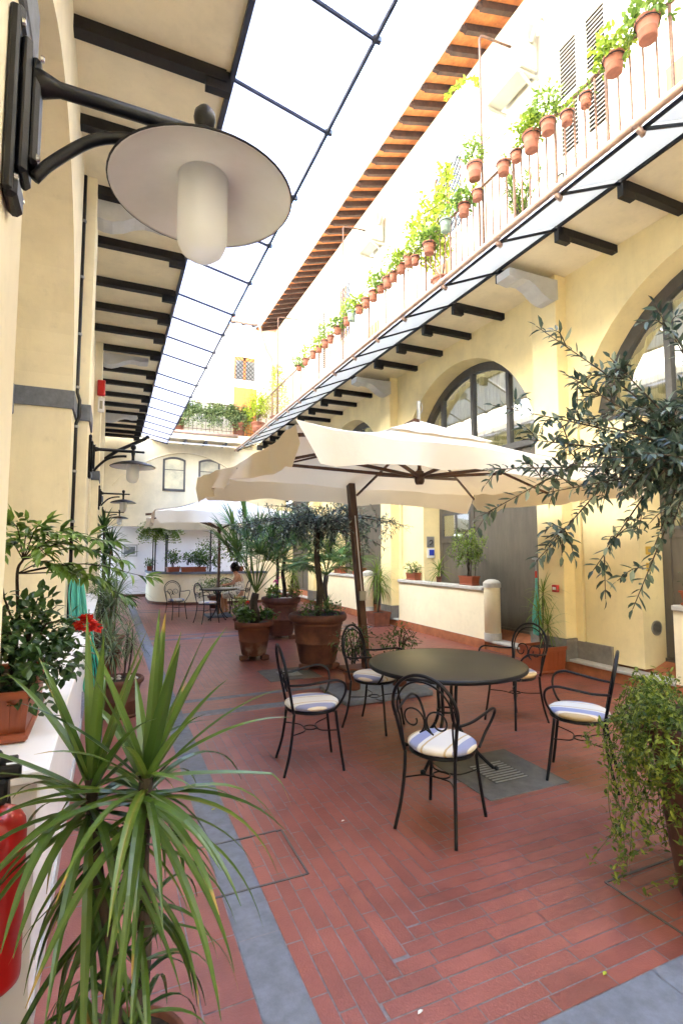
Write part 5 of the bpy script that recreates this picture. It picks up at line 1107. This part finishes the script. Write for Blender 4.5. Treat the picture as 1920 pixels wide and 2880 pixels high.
for x,lab in ((2.05,'left big terracotta pot of the ivy hedge on the far balcony'),(4.25,'right big terracotta pot of the ivy hedge on the far balcony')):
    t=thing('ivy_pot',lab,'planter',(x,19.12,5.92),0,'ivy pots on the far balcony'); round_pot(t,.27,.46,'terra'); st=MB(); lf=MB()
    sg=1 if x<3 else -1
    for i in range(95):
        bx=sg*U(-.45,1.2); P=[V(sg*U(0,.1),0,.45),V(bx*.5,-.05,.75),V(bx,-.14,U(.7,1.15)),V(bx+U(-.1,.1),-.24,U(.15,.7))]; pth=cr(P,5); st.tube(pth,.004,3)
        for q in pth[3:]:
            for k in range(4): lf.cur=random.random(); lf.leaf(q+rdir()*.07,V(U(-1,1),-.7,U(-.8,.3)),U(.06,.10),U(.05,.075))
    st.obj('stems',M['stem'],t); lf.obj('foliage',leafmat('ivy_leaf',(.05,.10,.02),(.30,.36,.16),.5,.3),t)
t=thing('shopping_bag','small pink patterned bag standing on the balcony floor behind the rail','bag',(4.98,4.55,5.95)); m=MB(); m.bbox((-.06,-.10,0),(.06,.10,.24),.02); m.obj('body',mat('pink_pattern',(.75,.12,.38),.6,0,.1,18,col2=(.8,.7,.75)),t); m=MB(); m.tube(cr([(0,-.06,.23),(0,-.05,.34),(0,.05,.34),(0,.06,.23)]),.01,6); m.obj('handle',M['black'],t)
# ---- far counter plants ----
def fern(st,lf,r):
    for i in range(120):
        a=U(0,6.28); e=U(-.1,1.3); d=V(math.cos(a)*math.cos(e),math.sin(a)*math.cos(e),math.sin(e)); p=V(0,0,0); L=r*U(.8,1.2); seg=7
        pts=[]
        for k in range(seg+1): pts.append(p.copy()); p=p+d*L/seg; d=(d+V(0,0,-.34)).normalized()
        for k in range(1,seg+1):
            q=pts[k]; dn=(pts[k]-pts[k-1]).normalized(); s=dn.cross(V(0,0,1)).normalized() if abs(dn.z)<.98 else V(1,0,0)
            for sg in (-1,1): lf.cur=random.random(); lf.leaf(q,s*sg+dn*.5,.11*(1.1-k/seg*.7),.05)
for x,y,lab in ((1.20,17.2,'bushy green fern in a white bowl on the leftmost counter post'),(1.60,16.95,'bushy green fern in a white bowl, right of the first fern')):
    t=thing('fern_bowl',lab,'plant',(x,y,2.13),0,'ferns over the counter'); m=MB(); m.lathe([(0,0),(.08,0),(.15,.08),(.16,.16),(.14,.16),(0,.13)],(0,0,0),16); m.obj('bowl',M['white'],t,True); m=MB(); m.tube([(0,0,-1.13),(0,0,.0)],.018,6); m.obj('post',M['black'],t); st=MB(); lf=MB(); fern(st,lf,.55); o=lf.obj('fronds',M['lf_light'],t); o.location=(0,0,.14)
for x,y,lab,rz,nn in ((1.75,16.62,'terracotta box with tall bushy plant on the curved counter left of the posts',20,360),(2.15,16.42,'dark terracotta box of trailing plants on the counter, second from the left',5,240),(2.5,16.42,'terracotta box with large bush hiding a post on the counter, third from the left',0,460),(3.65,16.42,'terracotta box with white flowering plant on the counter near the woman',0,220),(1.18,17.9,'small dark leaved plant box at the left end of the counter',80,140)):
    t=thing('planter_box',lab,'planter',(x,y,1.003),R(rz),'planters on the curved counter'); box_pot(t,.42,.16,.15,'plastic',False); st=MB(); lf=MB(); bush(lf,(0,0,.40 if nn>200 else .25),(.30,.2,.32 if nn>300 else .2),nn,.07,.04,.6,st); st.obj('stems',M['stem'],t); lf.obj('foliage',M['lf_mid'] if nn!=220 else M['lf_light'],t)
t=thing('potted_shrub','tall dark green shrub in a pot behind the counter posts','plant',(2.9,17.2,0)); round_pot(t,.25,.4,'terra'); st=MB(); lf=MB(); bush(lf,(0,0,1.45),(.62,.5,.75),900,.09,.04,.6,st); st.obj('stems',M['stem'],t); lf.obj('foliage',M['lf_mid'],t)
t=thing('potted_shrub','pale leaved bushy shrub in front of the counter behind the distant table','plant',(2.85,15.4,0)); round_pot(t,.26,.34,'terra_dark'); st=MB(); lf=MB(); bush(lf,(0,0,.62),(.75,.4,.36),900,.06,.03,.6,st); st.obj('stems',M['stem'],t); lf.obj('foliage',M['lf_light'],t)
t=thing('potted_shrub','loose green bush on a low slab in front of the woman','plant',(2.5,10.9,0)); round_pot(t,.14,.22,'terra_dark'); st=MB(); lf=MB(); bush(lf,(0,0,.45),(.26,.24,.26),300,.06,.03,.6,st); st.obj('stems',M['stem'],t); lf.obj('foliage',M['lf_light'],t)
t=thing('olive_tree','slender olive tree in a pot behind the distant parasol','tree',(3.4,11.3,0)); round_pot(t,.3,.5,'terra'); wood=MB(); lf=MB(); wood.tube([(0,0,.45),(.03,0,1.2),(0,0,1.75)],[.04,.035,.03],8); fk=V(0,0,1.7)
for i in range(20):
    a=i*2.4; rr=U(.4,1); e=V(1.15*rr*math.cos(a),.9*rr*math.sin(a),2.0+U(-.2,.6)); pth=cr([fk,fk+(e-fk)*.5+V(0,0,.12),e],5); wood.tube(pth,.008,4); olive_leaves(lf,pth[4:],.05,.085,.024)
    for k in range(8): j=int(U(.4,1)*(len(pth)-1)); d=rdir(); l=U(.15,.35); tw=[pth[j],pth[j]+d*l*.5,pth[j]+d*l+V(0,0,-.05)]; olive_leaves(lf,[Vector(q) for q in tw],.045,.08,.024)
wood.obj('trunk',M['bark'],t); lf.obj('crown',M['lf_olive2'],t)
# ---- seated woman ----
def skin(name,verts,edges,rad,m,parent,root=0,sub=2):
    me=bpy.data.meshes.new(name); me.from_pydata(verts,edges,[]); me.materials.append(m); o=bpy.data.objects.new(name,me); S.collection.objects.link(o); o.parent=parent
    md=o.modifiers.new('skin','SKIN'); 
    for i,r_ in enumerate(rad): me.skin_vertices[0].data[i].radius=(r_,r_) if not isinstance(r_,tuple) else r_
    me.skin_vertices[0].data[root].use_root=True; md.use_smooth_shade=True
    sb=o.modifiers.new('sub','SUBSURF'); sb.levels=sub; sb.render_levels=sub
    return o
t=thing('person','seated dark haired woman in a spotted white dress reading at the distant table','person',(3.05,13.35,0),R(60))
vs=[(0,-.02,.53),(0,-.03,.70),(0,.02,.88),(0,.07,1.0),(0,.11,1.07),(0,.15,1.13),(0,.17,1.20),
 (-.09,0,.52),(-.10,.25,.53),(-.10,.43,.50),(-.10,.42,.28),(-.10,.40,.08),(-.10,.52,.04),
 (.09,0,.52),(.10,.25,.53),(.10,.43,.50),(.10,.40,.28),(.10,.36,.08),(.10,.48,.04),
 (-.16,.05,.98),(-.21,.12,.82),(-.15,.34,.76),(-.11,.42,.77),(.16,.05,.98),(.21,.12,.82),(.15,.34,.76),(.10,.42,.77)]
ed=[(0,1),(1,2),(2,3),(3,4),(4,5),(5,6),(0,7),(7,8),(8,9),(9,10),(10,11),(11,12),(0,13),(13,14),(14,15),(15,16),(16,17),(17,18),(3,19),(19,20),(20,21),(21,22),(3,23),(23,24),(24,25),(25,26)]
ra=[.12,.10,.115,.08,.045,.065,.075,.09,.075,.055,.05,.035,.035,.09,.075,.055,.05,.035,.035,.048,.037,.03,.03,.048,.037,.03,.03]
skin('body',vs,ed,ra,M['skin'],t)
for s in (-1,1):
    for k in range(5): m=MB(); x=s*.105+(-.026+.013*k); m.tube(cr([(x,.42,.772),(x*1.02,.46,.765),(x*1.02,.49-.008*abs(k-2),.752)],3),[.008]*4+[.007]*3,6); m.obj('finger',M['skin'],t,True)
def spot():
    m=bpy.data.materials.new('spotted_cotton'); m.use_nodes=True; n=m.node_tree; b=n.nodes['Principled BSDF']; b.inputs['Roughness'].default_value=.9; v=n.nodes.new('ShaderNodeTexVoronoi'); v.inputs['Scale'].default_value=26; tc=n.nodes.new('ShaderNodeTexCoord'); n.links.new(tc.outputs['Object'],v.inputs[0]); r=n.nodes.new('ShaderNodeValToRGB'); r.color_ramp.interpolation='CONSTANT'; r.color_ramp.elements[0].color=(.02,.02,.03,1); r.color_ramp.elements[1].color=(.75,.72,.68,1); r.color_ramp.elements[1].position=.30; n.links.new(v.outputs['Distance'],r.inputs[0]); n.links.new(r.outputs[0],b.inputs[0]); return m
skin('dress',[(0,-.03,.50),(0,-.04,.68),(0,.01,.82),(0,.05,.90),(-.10,.05,.52),(-.10,.30,.53),(-.11,.42,.46),(.10,.05,.52),(.10,.30,.53),(.11,.42,.46)],[(0,1),(1,2),(2,3),(0,4),(4,5),(5,6),(0,7),(7,8),(8,9)],[.165,.125,.13,.09,.12,.10,.085,.12,.10,.085],spot(),t)
for s in (-1,1): m=MB(); m.tube(cr([(s*.07,-.085,.86),(s*.075,-.02,1.045),(s*.07,.10,1.03)]),.007,6); m.obj('strap',M['white'],t)
m=MB()
for i in range(420):
    d=rdir(-.5,1); 
    if d.y>.45 and d.z<.4: continue
    m.cur=random.random(); p=V(0,.15,1.20)+V(d.x*.088,d.y*.095,d.z*.10); m.leaf(p,d*.4+V(U(-.5,.5),-.3,U(-1,.2)),U(.05,.10),.03)
q=MB(); q.lathe([(0,-.10),(.05,-.085),(.082,-.03),(.088,.02),(.07,.075),(.03,.1),(0,.105)],(0,.135,1.20),14); 
m.add(q.v,q.f); m.obj('hair',M['hair'],t)
m=MB(); m.lathe([(0,-.012),(.012,-.006),(.012,.006),(0,.012)],(0,.255,1.175),8); m.lathe([(0,-.006),(.018,0),(0,.006)],(0,.238,1.14),8); 
for s in (-1,1): m.lathe([(0,-.008),(.009,0),(0,.008)],(s*.028,.243,1.205),8)
m.obj('face',M['skin'],t)
